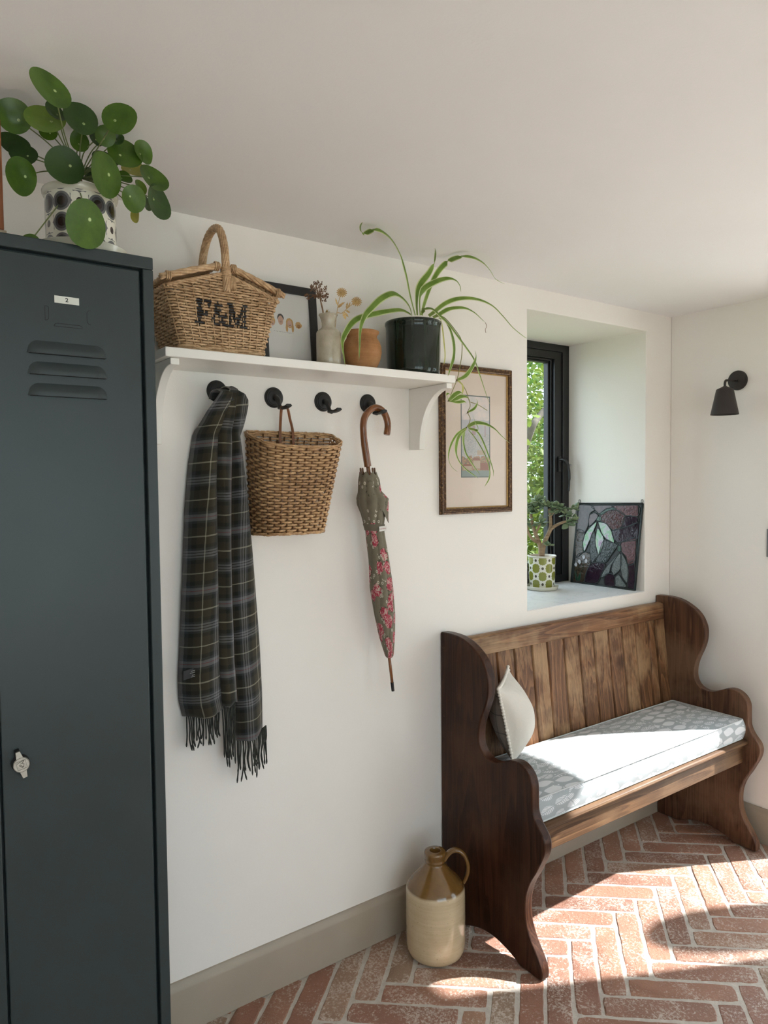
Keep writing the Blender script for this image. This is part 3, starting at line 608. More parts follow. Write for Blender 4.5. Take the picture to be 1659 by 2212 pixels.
PILEA = [(0.288, -0.6, 2.295, 0.345, -0.865, 0.364, 0.831, 0.101, -0.546, 0.0385, 0), (0.253, -0.445, 2.299, -0.194, -0.956, -0.221, 0.957, -0.234, 0.173, 0.0316, 0), (0.303, -0.475, 2.296, -0.173, -0.869, 0.464, 0.981, -0.195, 0.0, 0.0364, 2), (0.316, -0.43, 2.294, -0.226, -0.951, -0.212, 0.953, -0.261, 0.154, 0.0177, 0), (0.36, -0.505, 2.3, 0.032, -0.987, 0.158, 0.917, -0.034, -0.398, 0.0324, 1), (0.42, -0.55, 2.299, -0.436, -0.891, 0.125, 0.877, -0.39, 0.28, 0.0323, 0), (0.274, -0.315, 2.302, -0.016, -0.898, 0.439, 0.983, -0.094, -0.157, 0.0301, 1), (0.286, -0.34, 2.274, -0.214, -0.917, 0.338, 0.977, -0.2, 0.076, 0.0271, 1), (0.267, -0.42, 2.197, 0.533, -0.831, -0.159, 0.215, 0.315, -0.924, 0.0361, 0), (0.344, -0.44, 2.23, 0.034, -0.999, -0.024, 0.832, 0.041, -0.554, 0.0368, 1), (0.382, -0.4, 2.303, 0.219, -0.951, -0.216, 0.398, 0.289, -0.871, 0.0208, 0), (0.423, -0.44, 2.308, -0.076, -0.948, -0.31, 0.547, 0.22, -0.808, 0.0207, 0), (0.468, -0.42, 2.291, -0.053, -0.938, 0.341, 0.946, -0.156, -0.282, 0.0359, 0), (0.417, -0.46, 2.221, 0.583, -0.811, -0.051, 0.314, 0.283, -0.906, 0.0443, 0), (0.508, -0.42, 2.304, 0.424, -0.903, 0.06, 0.535, 0.196, -0.822, 0.0252, 0), (0.535, -0.4, 2.264, 0.216, -0.885, 0.412, 0.835, -0.051, -0.547, 0.0338, 0), (0.478, -0.44, 2.193, 0.266, -0.934, -0.238, 0.201, 0.296, -0.934, 0.0278, 0), (0.545, -0.4, 2.214, 0.55, -0.832, 0.073, 0.419, 0.199, -0.886, 0.0382, 1), (0.363, -0.515, 2.097, 0.42, -0.894, -0.153, 0.218, 0.263, -0.94, 0.0458, 0), (0.319, -0.49, 2.308, 0.351, -0.878, 0.324, 0.804, 0.106, -0.585, 0.0203, 1), (0.451, -0.43, 2.314, -0.337, -0.937, 0.092, 0.938, -0.325, 0.122, 0.0128, 1), (0.503, -0.36, 2.289, -0.195, -0.802, 0.565, 0.961, -0.272, -0.054, 0.0259, 3), (0.499, -0.38, 2.184, -0.975, -0.222, -0.023, -0.059, 0.356, -0.932, 0.0184, 3), (0.41, -0.425, 2.309, 0.486, -0.871, -0.068, 0.399, 0.29, -0.87, 0.0184, 1), (0.409, -0.36, 2.255, 0.424, -0.901, -0.085, 0.378, 0.262, -0.888, 0.0143, 1), (0.532, -0.36, 2.221, 0.637, -0.756, 0.147, 0.434, 0.194, -0.88, 0.017, 1), (0.477, -0.38, 2.258, -0.014, -0.897, 0.443, 0.943, -0.159, -0.292, 0.017, 0), (0.434, -0.4, 2.279, -0.103, -0.802, 0.588, 0.97, -0.212, -0.12, 0.0283, 1), (0.518, -0.36, 2.252, 0.503, -0.854, 0.134, 0.516, 0.172, -0.839, 0.0174, 2), (0.271, -0.47, 2.066, -0.096, -0.608, 0.788, 0.985, -0.171, -0.012, 0.0154, 0)]
CROWN = (0.3803, -0.335, 2.3059)

# ================================================================== white shelf with brackets
M_WHITE = plain('white_gloss_paint', (0.86,0.84,0.79), 0.38, var=0.02, vscale=6, bump=0.03, bscale=30)
SH = thing('wall_shelf', 'white painted wooden shelf on two curved brackets above the hooks', 'shelf', (1.094, 0.0, 1.91))
ZS = 1.934
MB().box(0.615, 1.573, -0.215, -0.0005, ZS-0.024, ZS).build('board', M_WHITE, parent=SH, bevel=0.0018)
def bracket(x0, x1):
    pts = [(-0.0005,1.6985),(-0.0005,ZS-0.0245),(-0.202,ZS-0.0245),(-0.202,1.893)]
    for i in range(1, 15):
        a = radians(90*i/15); pts.append((-0.195+0.138*sin(a), 1.705+0.188*cos(a)))
    pts += [(-0.057,1.7035),(-0.057,1.6985)]
    return MB().prism(pts, 0, x0, x1).build('bracket', M_WHITE, parent=SH, bevel=0.0012, seg=1)
bracket(0.632, 0.655); bracket(1.546, 1.569)

# ================================================================== woven work
def wicker(name, dark, light, rough=0.5):
    t = NT(name); c = t.coord(); n = t.noise(c, 9, 4, 0.6); f = t.noise(t.mapping(c, scale=(60,60,300)), 1, 3); s = t.noise(c, 70, 3, 0.6)
    k = t.math('ADD', t.math('MULTIPLY', n, 0.35), t.math('ADD', t.math('MULTIPLY', s, 0.45), t.math('MULTIPLY', f, 0.2)))
    t.set(color=t.ramp(k, [(0.36, dark), (0.52, tuple((a+b)/2 for a, b in zip(dark, light))), (0.66, light)]), rough=rough, spec=0.4, normal=t.bump(f, 0.2, 0.001)); return t.m
def weave_row(mb, per, z, N, k0, amp, rv, rh, sub=4, rnd=None, s0=0.0, s1=1.0, paint=None, pmb=None, shift=0.0):
    """one weaver running round the stakes: per(s, z) -> (point, outward)"""
    i0, i1 = int(round(s0*N*sub)), int(round(s1*N*sub)); closed = (s1-s0) > 0.999
    pts = []; outs = []
    for i in range(i0, i1 + (0 if closed else 1)):
        s = i/(N*sub); ph = pi*(i/sub)+pi*k0
        p, o = per(s % 1.0 if closed else s, z + (rnd.gauss(0, 0.0006) if rnd else 0))
        pts.append(Vector(p)+Vector(o)*(amp*cos(ph))); outs.append(Vector(o))
    n = 6; ring = []; M = len(pts)
    for i, p in enumerate(pts):
        t = (pts[(i+1)%M]-pts[i-1]) if closed else pts[min(i+1,M-1)]-pts[max(i-1,0)]
        t.normalize(); o = (outs[i]-t*t.dot(outs[i])).normalized(); w = t.cross(o)
        for k in range(n):
            a = 2*pi*k/n; ring.append(p+o*(rh*cos(a))+w*(rv*sin(a)))
    for tgt in ([mb] if pmb is None else [mb, pmb]):
        pass
    base = mb.add(ring, []); pbase = pmb.add(ring, []) if pmb is not None else 0
    for i in range(M if closed else M-1):
        j = (i+1) % M
        for k in range(n):
            q = (i*n+k, i*n+(k+1)%n, j*n+(k+1)%n, j*n+k)
            if paint is not None and paint((pts[i]+pts[j])/2, outs[i]) and k in (0, 1, 4, 5):
                pmb.f.append(tuple(x+pbase for x in q)); pmb.mi.append(0)
            else: mb.f.append(tuple(x+base for x in q)); mb.mi.append(0)
M_WIL = wicker('buff_willow', (0.33,0.19,0.09), (0.78,0.55,0.33), 0.40)
M_CANE = wicker('split_cane', (0.25,0.125,0.052), (0.70,0.45,0.23), 0.36)

# ------------------------------------------------------------------ picnic hamper
HA = thing('picnic_hamper', 'wicker picnic hamper with black painted letters on the white shelf', 'basket', (0.785, -0.105, ZS))
HX, HY = 0.785, -0.104
def ham_per(s, z):
    f = min(1.0, (z-ZS)/0.156); hx = lerp(0.117, 0.158, f); hy = lerp(0.079, 0.0905, f); r = 0.02
    L = [2*(hx-r), pi*r/2, 2*(hy-r), pi*r/2]*2; T = sum(L); d = s*T; segs = []
    d = (d) % T; k = 0
    while d > L[k] and k < 7: d -= L[k]; k += 1
    # start at front-left going right
    c = [(-hx+r,-hy),(hx-r,-hy+r),(hx,-hy+r),(hx-r,hy-r),(hx-r,hy),(-hx+r,hy-r),(-hx,hy-r),(-hx+r,-hy+r)]
    if k == 0: p, o = (c[0][0]+d, -hy), (0,-1)
    elif k == 2: p, o = (hx, -hy+r+d), (1,0)
    elif k == 4: p, o = (hx-r-d, hy), (0,1)
    elif k == 6: p, o = (-hx, hy-r-d), (-1,0)
    else:
        cc = {1:(hx-r,-hy+r), 3:(hx-r,hy-r), 5:(-hx+r,hy-r), 7:(-hx+r,-hy+r)}[k]; a0 = {1:-90,3:0,5:90,7:180}[k]
        a = radians(a0)+d/r; o = (cos(a), sin(a)); p = (cc[0]+r*o[0], cc[1]+r*o[1])
    return (HX+p[0], HY+p[1], z), (o[0], o[1], -0.2)
def stroke(px, pz, segs, w):
    for (ax, az, bx, bz) in segs:
        dx, dz = bx-ax, bz-az; L2 = dx*dx+dz*dz; t_ = max(0, min(1, ((px-ax)*dx+(pz-az)*dz)/L2)) if L2 else 0
        if (px-ax-t_*dx)**2+((pz-az-t_*dz))**2 < w*w: return True
    return False
def lettering(p, o):
    if o[1] > -0.7: return False
    x, z = (p.x-0.7060)/0.140, (p.z-2.0085)/0.0570   # word spans 0..1 x 0..1 (slight fall to the right)
    if x < -0.02 or x > 1.03 or z < -0.1 or z > 1.12: return False
    X, Z = x*2.6, z
    F = [(0.16,0.02,0.16,0.98),(0.0,0.03,0.36,0.03),(0.0,0.97,0.66,0.97),(0.66,0.97,0.66,0.84)]
    if stroke(X, Z, [(0.20,0.50,0.50,0.50)], 0.125): return True
    if stroke(X, Z, F[:1], 0.115) or stroke(X, Z, F[1:], 0.085): return True
    A = [(1.42,0.10,0.98,0.70),(0.98,0.70,0.98,0.86),(0.98,0.86,1.10,0.96),(1.10,0.96,1.24,0.86),(1.24,0.86,1.20,0.70),(1.20,0.70,0.88,0.42),(0.88,0.42,0.82,0.22),(0.82,0.22,0.96,0.05),(0.96,0.05,1.16,0.06),(1.16,0.06,1.42,0.42),(1.36,0.44,1.52,0.44),(1.42,0.10,1.55,0.03)]
    if stroke(X, Z, A, 0.078): return True
    Mm = [(1.74,0.02,1.74,0.98),(1.64,0.03,1.86,0.03),(1.64,0.97,1.80,0.97),(2.10,0.10,2.44,0.98),(2.44,0.97,2.58,0.97),(2.34,0.03,2.60,0.03)]
    Mt = [(1.78,0.96,2.10,0.12),(2.47,0.02,2.47,0.98)]
    return stroke(X, Z, Mm, 0.072) or stroke(X, Z, Mt, 0.11)
rw = random.Random(11); body = MB(); paint = MB(); NST = 40
for k in range(22):
    z = ZS+0.006+k*0.0070
    weave_row(body, ham_per, z, NST, k % 2, 0.0030, 0.0030, 0.0024, 10, rw, paint=lettering, pmb=paint)
# pitched gables above the straight rows, front and back
T0 = 2*(0.158-0.02); TT = 2*(T0+2*(0.0905-0.02)+pi*0.02)
for k in range(7):
    z = ZS+0.159+k*0.0070; half = 0.150*(1-(k+0.2)/7.6)
    for side in (0, 1):
        cen = (T0/2)/TT if side == 0 else (T0/2)/TT+0.5
        weave_row(body, ham_per, z, NST, k % 2, 0.0030, 0.0030, 0.0024, 8, rw, s0=cen-half/TT, s1=cen+half/TT)
for k in range(3):     # foot braid
    weave_row(body, ham_per, ZS+0.0045+0.0045*k, NST//2, k % 2, 0.0045, 0.004, 0.0034, 8, rw)
body.build('body_weave', M_WIL, parent=HA, smooth=True, kind='stuff')
paint.build('lettering', plain('black_stencil_paint', (0.012,0.013,0.016), 0.5), parent=HA, smooth=True, label='black painted letters on the weave')
stk = MB()
for i in range(NST):
    s = (i+0.0)/NST
    top = ZS+0.158
    p, o = ham_per(s, top)
    if abs(o[1]) > 0.9: top = ZS+0.158+0.052*max(0, 1-abs(p[0]-HX)/0.155)
    stk.tube([Vector(ham_per(s, z)[0]) for z in (ZS+0.003, ZS+0.08, top)], 0.0019, 6)
stk.build('stakes', M_WIL, parent=HA, smooth=True, kind='stuff')
def twist(mb, path, n, R, r, turns, sides=6, samples=None):
    P = catmull(path, 10); N = len(P); prev = None; fr = []
    for i in range(N):
        t = (P[min(i+1,N-1)]-P[max(i-1,0)]).normalized()
        a = (Vector((1,0,0)) if abs(t.x) < 0.9 else Vector((0,0,1))) if prev is None else prev
        a = (a-t*t.dot(a)).normalized(); prev = a; fr.append((a, t.cross(a)))
    for k in range(n):
        pts = []
        for i in range(N):
            an = 2*pi*(k/n+turns*i/(N-1)); a, b = fr[i]; pts.append(P[i]+R*(cos(an)*a+sin(an)*b))
        mb.tube(pts, r, sides)
rim = MB()
for yy in (HY-0.0905, HY+0.0885):
    for sx in (-1, 1): twist(rim, [(HX, yy, ZS+0.209), (HX+sx*0.08, yy, ZS+0.184), (HX+sx*0.157, yy, ZS+0.157)], 3, 0.0032, 0.0032, 4)
for sx in (-1, 1): twist(rim, [(HX+sx*0.158, HY-0.088, ZS+0.158), (HX+sx*0.159, HY, ZS+0.158), (HX+sx*0.158, HY+0.086, ZS+0.158)], 3, 0.0032, 0.0032, 4)
rim.build('rim', M_WIL, parent=HA, smooth=True)
for sx in (-1, 1):
    ld = MB(); x0, z0, x1, z1 = HX+sx*0.016, ZS+0.226, HX+sx*0.168, ZS+0.174
    for k in range(9):
        y = lerp(HY-0.086, HY+0.08, k/8); ld.tube(catmull([(x0, y, z0), ((x0+x1)/2, y, (z0+z1)/2+0.003), (x1, y, z1)], 4), 0.0052, 7)
    for e in (-1, 1): twist(ld, [(x0-sx*0.002, HY+e*0.092-0.002, z0+0.001), ((x0+x1)/2, HY+e*0.094-0.002, (z0+z1)/2+0.003), (x1+sx*0.006, HY+e*0.092-0.002, z1)], 4, 0.0046, 0.0042, 1.5)
    for k in range(14):
        f = (k+0.5)/14; x, z = lerp(x0, x1, f), lerp(z0, z1, f)+0.003*sin(pi*f)
        ld.tube([(x, lerp(HY-0.09, HY+0.086, i/16), z+0.0062*(1 if (i+k) % 2 else -0.4)) for i in range(17)], 0.003, 5)
    for f in (0.05, 0.9):
        x, z = lerp(x0, x1, f), lerp(z0, z1, f)+0.003*sin(pi*f)
        for q in range(3):
            ld.tube([(x+(q-1)*0.0045, HY-0.094+0.0105*cos(a), z+0.0105*sin(a)) for a in [2*pi*i/10 for i in range(10)]], 0.0022, 5, closed=True)
    ld.build('lid', M_WIL, parent=HA, smooth=True)
hd = MB()
harch = [(HX+0.004, HY-0.0925, ZS+0.16), (HX+0.003, HY-0.093, ZS+0.225), (HX+0.004, HY-0.082, ZS+0.285), (HX+0.008, HY-0.045, ZS+0.337), (HX+0.010, HY, ZS+0.352), (HX+0.010, HY+0.045, ZS+0.337), (HX+0.008, HY+0.075, ZS+0.290), (HX+0.006, HY+0.082, ZS+0.225), (HX+0.006, HY+0.086, ZS+0.17)]
twist(hd, harch, 9, 0.0075, 0.0036, 2.6, 6)
hd.tube(catmull(harch, 8), 0.0062, 8)
for e in (-1, 1):
    for q in range(7): hd.tube([(HX+0.004+0.0125*cos(a), HY+e*0.0905+0.0125*sin(a), ZS+0.200+q*0.004) for a in [2*pi*i/12 for i in range(12)]], 0.0024, 5, closed=True)
    for q in range(4): hd.tube([(HX+0.012+(q*0.0042), HY+e*0.098, ZS+0.205-0.002*q), (HX+0.014+q*0.0042, HY+e*0.099, ZS+0.185), (HX+0.016+q*0.0042, HY+e*0.096, ZS+0.168)], 0.0023, 5)
hd.build('handle', M_WIL, parent=HA, smooth=True)

# ------------------------------------------------------------------ black picture frame with family drawing
PF = thing('picture_frame', 'black framed family drawing leaning on the wall behind the hamper', 'picture frame', (1.058, -0.035, ZS))
fx0, fx1, fz0, fz1 = 0.960, 1.1575, ZS+0.001, 2.191
def fy(z): return -0.042+ (z-ZS)/0.257*0.020
def lean_box(mb, x0, x1, z0, z1, d0, d1):
    vs_ = [(x, fy(z)+d, z) for z in (z0, z1) for x in (x0, x1) for d in (d0, d1)]
    mb.add(vs_, [(0,1,3,2),(4,6,7,5),(0,2,6,4),(1,5,7,3),(0,4,5,1),(2,3,7,6)]); return mb
M_BLK = plain('black_frame_paint', (0.012,0.012,0.013), 0.42)
b = 0.0255
for nm, (a0, a1, c0, c1) in dict(top=(fx0,fx1,fz1-b,fz1), bot=(fx0,fx1,fz0,fz0+b), l=(fx0,fx0+b,fz0+b,fz1-b), r=(fx1-b,fx1,fz0+b,fz1-b)).items():
    lean_box(MB(), a0, a1, c0, c1, -0.012, 0.006).build('frame_bar', M_BLK, parent=PF, bevel=0.0012, seg=1)
pap = NT('print_behind_glass'); pap.set(color=(0.66,0.65,0.62), rough=0.55, coat=1.0, coat_rough=0.02)
lean_box(MB(), fx0+b-0.004, fx1-b+0.004, fz0+b-0.004, fz1-b+0.004, -0.004, 0.002).build('print', pap.m, parent=PF, label='white print with small drawn heads')
def ink(name, col):
    t = NT(name); t.set(color=col, rough=0.5, coat=1.0, coat_rough=0.02); return t.m
def flat_blob(mb, cx, cz, rx, rz, d, n=22, wob=0.0, seed=0, a0=0, a1=360):
    rr = random.Random(seed); vs_ = [(cx, fy(cz)-0.0041-d, cz)]
    for i in range(n):
        a = radians(lerp(a0, a1, i/(n if a1-a0 >= 360 else n-1))); k = 1+wob*rr.uniform(-1,1); z = cz+rz*k*sin(a); vs_.append((cx+rx*k*cos(a), fy(z)-0.0041-d, z))
    fs_ = [(0, i, i % n+1) for i in range(1, n+1)] if a1-a0 >= 360 else [(0, i, i+1) for i in range(1, n)]
    mb.add(vs_, fs_)
SK = ink('ink_skin', (0.52,0.33,0.24)); BL = ink('ink_blond', (0.50,0.30,0.11)); DK = ink('ink_dark_hair', (0.045,0.038,0.034)); GO = ink('ink_honey', (0.36,0.17,0.05)); LN = ink('ink_line', (0.05,0.03,0.03))
def smile(mb, cx, cz, w, d):
    mb.tube([(cx+w*t_, fy(cz)-0.0041-d, cz+0.25*w*t_*t_*2-0.2*w) for t_ in (-1,-.6,-.2,.2,.6,1)], 0.0005, 4)
    for e in (-1, 1): flat_blob(mb, cx+e*0.62*w, cz+1.25*w, 0.0008, 0.0009, d, 8)
heads = [(1.0034,2.0747,'blond_child'),(1.0321,2.0826,'dark_hair'),(1.0624,2.0745,'long_hair'),(1.0930,2.0730,'dog')]
for (hx, hz, kd) in heads:
    hb = MB(); fb = MB(); lb = MB()
    if kd == 'blond_child': flat_blob(hb, hx, hz+0.001, 0.0105, 0.0135, 0.0001, 26, 0.03, 1); flat_blob(fb, hx+0.0005, hz-0.005, 0.0078, 0.0080, 0.0002)
    elif kd == 'dark_hair': flat_blob(hb, hx, hz+0.006, 0.0108, 0.0118, 0.0001, 26, 0.03, 2); flat_blob(fb, hx, hz-0.002, 0.0088, 0.0142, 0.0002)
    elif kd == 'long_hair':
        flat_blob(hb, hx, hz+0.001, 0.0125, 0.0150, 0.0001, 30, 0.05, 3)
        for e in (-1, 1): flat_blob(hb, hx+e*0.0100, hz-0.014, 0.0040, 0.0130, 0.0001, 20, 0.10, 4+e)
        flat_blob(fb, hx, hz-0.001, 0.0078, 0.0108, 0.0002)
    else: flat_blob(hb, hx, hz-0.001, 0.0110, 0.0105, 0.0001, 34, 0.16, 6); flat_blob(fb, hx+0.0005, hz-0.004, 0.0068, 0.0058, 0.0002, 24, 0.08, 2)
    hb.build('drawn_hair', {'blond_child':BL,'dark_hair':DK,'long_hair':BL,'dog':BL}[kd], parent=PF)
    fb.build('drawn_face', GO if kd == 'dog' else SK, parent=PF)
    smile(lb, hx+0.0004, hz-0.0065, 0.0034, 0.0004); lb.build('drawn_features', LN, parent=PF)
wr_ = MB(); rq = random.Random(2); x = 1.0085
for wlen in (1, 3, 7, 6, 1):
    for c_ in range(wlen):
        pts = [(x+rq.uniform(0,0.0019), fy(2.045)-0.0046, 2.0465-0.03*(x-1.0085)+rq.uniform(-0.0014,0.0014)) for _ in range(4)]; wr_.tube(pts, 0.0003, 4); x += 0.0031
    x += 0.0026
wr_.build('handwriting', LN, parent=PF)

# ------------------------------------------------------------------ stoneware bottle with dried stems
BO = thing('stoneware_bottle', 'small cream stoneware bottle holding dried stems on the shelf', 'bottle', (1.1455, -0.125, ZS))
def glaze(name, c0, c1, speck, rough=0.25, coat=0.5, bump=0.1):
    t = NT(name); c = t.coord(); n = t.noise(c, 28, 4, 0.6); sp = t.ramp(t.noise(c, 330, 2, 0.4), [(0.69, 0.0), (0.74, 1.0)])
    t.set(color=t.mix(t.math('MULTIPLY', sp, 0.55), t.ramp(n, [(0.3, c0), (0.7, c1)]), speck), rough=rough, coat=coat, coat_rough=0.08, normal=t.bump(t.noise(c, 60, 3), bump, 0.002)); return t.m
M_BOT = glaze('cream_glaze', (0.42,0.37,0.275), (0.53,0.475,0.37), (0.25,0.2,0.13))
bp_ = [(0,0.0012),(0.0345,0.0012),(0.0368,0.004),(0.0372,0.03),(0.0374,0.07),(0.0372,0.104),(0.0355,0.1085),(0.0335,0.1105),(0.025,0.1165),(0.0205,0.1215),(0.0198,0.127),(0.0202,0.135),(0.0228,0.146),(0.0268,0.156),(0.0288,0.1580),(0.0285,0.1605),(0.0262,0.1612),(0.0222,0.152),(0.017,0.138),(0.017,0.10),(0,0.10)]
MB().lathe(bp_, (1.1455,-0.125,ZS), 48).build('body', M_BOT, parent=BO, smooth=True, angle=40)
um = thing('dried_seed_head', 'brown dried umbel seed head standing in the cream bottle', 'dried flower', (1.129, -0.125, ZS+0.102))
M_DRY = plain('dried_brown_stem', (0.22,0.115,0.05), 0.7, var=0.25, vscale=90)
M_SEED = plain('dried_seed', (0.165,0.085,0.045), 0.8, var=0.4, vscale=160)
UC = Vector((1.1155,-0.127,2.1425))
MB().tube(catmull([(1.131,-0.125,ZS+0.103),(1.128,-0.1255,2.094),(1.1195,-0.1265,2.128),UC], 5), [0.0023]*10+[0.0018]*6, 7).build('stem', M_DRY, parent=um, smooth=True)
ru = random.Random(21); rays = MB(); seeds = MB()
def ball(mb, p, r, n=6, m=4, ax=None):
    vs_ = []; fs_ = []
    for a in range(m+1):
        for b_ in range(n): vs_.append(Vector(p)+r*Vector((sin(pi*a/m)*cos(2*pi*b_/n), sin(pi*a/m)*sin(2*pi*b_/n), cos(pi*a/m))))
    for a in range(m):
        for b_ in range(n): fs_.append((a*n+b_, a*n+(b_+1)%n, (a+1)*n+(b_+1)%n, (a+1)*n+b_))
    mb.add(vs_, fs_)
for i in range(34):
    th = ru.uniform(0, 2*pi); el = ru.choice([ru.uniform(-0.15,0.5), ru.uniform(0.3,1.4)])
    d = Vector((cos(th)*cos(el), sin(th)*cos(el), sin(el))); Lr = ru.uniform(0.034, 0.047)
    e = UC+d*Lr+Vector((0,0,-0.004*(1-sin(el)))); rays.tube([UC, UC+d*Lr*0.5+Vector((0,0,0.002)), e], 0.0006, 4)
    for q in range(7):
        o_ = Vector((ru.gauss(0,1), ru.gauss(0,1), ru.gauss(0,1))).normalized()*ru.uniform(0.003,0.0058)
        rays.tube([e-d*0.003, e+o_], 0.00035, 3); ball(seeds, e+o_, ru.uniform(0.0014, 0.0022))
rays.build('rays', M_DRY, parent=um); seeds.build('seeds', M_SEED, parent=um, kind='stuff', smooth=True)
tb = MB()
for i in range(5):
    p0 = Vector((1.134,-0.128,2.0935)); d = Vector((cos(i*1.3)*0.5+0.6, sin(i*1.3)*0.4-0.2, 0.45+0.2*(i % 2))).normalized()
    tb.tube([p0, p0+d*0.009, p0+d*0.015+Vector((0,0,0.002))], [0.0009,0.0022,0.0003], 5)
tb.build('dry_bud', plain('pale_husk', (0.42,0.29,0.12), 0.7), parent=um, smooth=True)
M_BRASS = plain('aged_brass', (0.55,0.36,0.15), 0.42, metal=0.55, var=0.15, vscale=60)
def flat_leaf(mb, root, tip, w, nrm):
    r, t_ = Vector(root), Vector(tip); ax = (t_-r); sd = ax.cross(Vector(nrm)).normalized(); L = []
    for i in range(7):
        f = i/6; L.append((r+ax*f, w*sin(pi*min(1, f*0.93+0.07))**0.8*(1 if i % 2 == 0 else 0.62)))
    vs_ = [p-sd*q for p, q in L]+[p+sd*q for p, q in L]; mb.add(vs_, [(i, i+1, 8+i, 7+i) for i in range(6)])
def daisy(name, label, c, stem, leaves):
    D_ = thing(name, label, 'dried flower', stem[0], 'brass daisies in the bottle')
    c = Vector(c); nr = Vector((-0.45,-0.85,0.25)).normalized(); a = nr.cross(Vector((0,0,1))).normalized(); b_ = a.cross(nr)
    hb = MB(); hb.lathe([(0,0.0022),(0.003,0.0018),(0.0052,0),(0.0052,-0.001),(0,-0.001)], n=14, M=Matrix((a, b_, nr)).transposed().to_4x4()); hb.v = [tuple(Vector(v)+c) for v in hb.v]
    hb.build('flower_centre', M_BRASS, parent=D_, smooth=True)
    for k in range(15):
        an = 2*pi*k/15; d = a*cos(an)+b_*sin(an); s = b_*cos(an)-a*sin(an)
        pb = MB(); P = [(0.0042,0.0011),(0.009,0.0018),(0.0135,0.0019),(0.0165,0.0008)]
        vs_ = [c+d*q-s*w for q, w in P]+[c+d*q+s*w+nr*0.0002 for q, w in P]; pb.add(vs_, [(i, i+1, 5+i, 4+i) for i in range(3)])
        pb.build('petal', M_BRASS, parent=D_, solid=0.0004)
    MB().tube(catmull(stem+[c], 5), 0.00105, 6).build('stem', M_BRASS, parent=D_, smooth=True)
    for (r_, t_, w) in leaves:
        lb_ = MB(); flat_leaf(lb_, r_, t_, w, nr); lb_.build('leaf', M_BRASS, parent=D_, solid=0.0004)
daisy('brass_daisy', 'tall upright brass daisy stem in the cream bottle', (1.1913,-0.13,2.1654), [(1.166,-0.127,ZS+0.11),(1.1723,-0.13,2.098),(1.1772,-0.13,2.124),(1.183,-0.13,2.146)],
      [((1.1770,-0.13,2.122),(1.200,-0.135,2.137),0.0038),((1.1772,-0.13,2.124),(1.169,-0.128,2.147),0.003),((1.176,-0.13,2.118),(1.192,-0.132,2.128),0.003)])
daisy('brass_daisy', 'leaning lower brass daisy stem in the cream bottle', (1.2453,-0.13,2.1456), [(1.163,-0.122,ZS+0.11),(1.172,-0.128,2.0985),(1.192,-0.13,2.104),(1.218,-0.13,2.1267)],
      [((1.195,-0.13,2.105),(1.2045,-0.132,2.085),0.0055),((1.199,-0.13,2.108),(1.2135,-0.133,2.0935),0.004),((1.205,-0.13,2.113),(1.219,-0.134,2.108),0.004),((1.208,-0.13,2.117),(1.212,-0.129,2.140),0.0036),((1.214,-0.13,2.122),(1.222,-0.13,2.141),0.003)])

# ------------------------------------------------------------------ terracotta pot and green pot
TE = thing('terracotta_pot', 'round bellied terracotta pot between the bottle and green pot', 'pot', (1.268, -0.1225, ZS))
def terra_mat():
    t = NT('old_terracotta'); c = t.coord(); n = t.noise(c, 14, 5, 0.65); st_ = t.noise(t.mapping(c, scale=(1,1,40)), 4, 3); pit = t.ramp(t.noise(c, 150, 3, 0.6), [(0.66,0.0),(0.72,1.0)])
    col = t.ramp(t.math('ADD', t.math('MULTIPLY', n, 0.75), t.math('MULTIPLY', st_, 0.25)), [(0.3,(0.24,0.105,0.038)),(0.5,(0.38,0.185,0.075)),(0.7,(0.46,0.25,0.12))])
    t.set(color=t.mix(t.math('MULTIPLY', pit, 0.6), col, (0.12,0.05,0.02)), rough=0.75, spec=0.3, normal=t.bump(t.math('ADD', st_, t.math('MULTIPLY', pit, -0.5)), 0.3, 0.0015)); return t.m
tp = [(0,0.0012),(0.038,0.0012),(0.042,0.004),(0.050,0.018),(0.0575,0.036),(0.0617,0.056),(0.0610,0.074),(0.0562,0.089),(0.0500,0.0985),(0.0470,0.104),(0.0480,0.110),(0.0535,0.1165),(0.0550,0.1195),(0.0538,0.1225),(0.0500,0.1225),(0.0440,0.112),(0.043,0.10),(0.05,0.08),(0.052,0.05),(0,0.03)]
MB().lathe(tp, (1.268,-0.1225,ZS), 56).build('body', terra_mat(), parent=TE, smooth=True, angle=60)
PG = thing('glazed_plant_pot', 'dark bottle green glazed cylinder pot holding the spider plant', 'pot', (1.476, -0.117, ZS))
def green_mat():
    t = NT('bottle_green_glaze'); c = t.coord(); st_ = t.noise(t.mapping(c, scale=(60,60,4)), 1, 4, 0.6)
    t.set(color=t.ramp(st_, [(0.35,(0.004,0.008,0.005)),(0.62,(0.012,0.024,0.014)),(0.8,(0.05,0.075,0.04))]), rough=0.12, spec=0.35, coat=0.25, coat_rough=0.05, normal=t.bump(st_, 0.08, 0.002)); return t.m
gp = [(0,0.0012),(0.083,0.0012),(0.0865,0.004),(0.0878,0.02),(0.0895,0.09),(0.0905,0.150),(0.0908,0.160),(0.0925,0.1625),(0.0938,0.168),(0.0935,0.174),(0.0905,0.1765),(0.0875,0.1755),(0.0858,0.171),(0.085,0.15),(0.084,0.03),(0,0.03)]
MB().lathe(gp, (1.476,-0.117,ZS), 64).build('body', green_mat(), parent=PG, smooth=True, angle=60)
M_SOIL = plain('potting_soil', (0.05,0.032,0.02), 0.95, var=0.4, vscale=120, bump=0.8, bscale=150)
MB().lathe([(0,0.158),(0.05,0.1575),(0.0846,0.154)], (1.476,-0.117,ZS), 32).build('soil', M_SOIL, parent=PG)

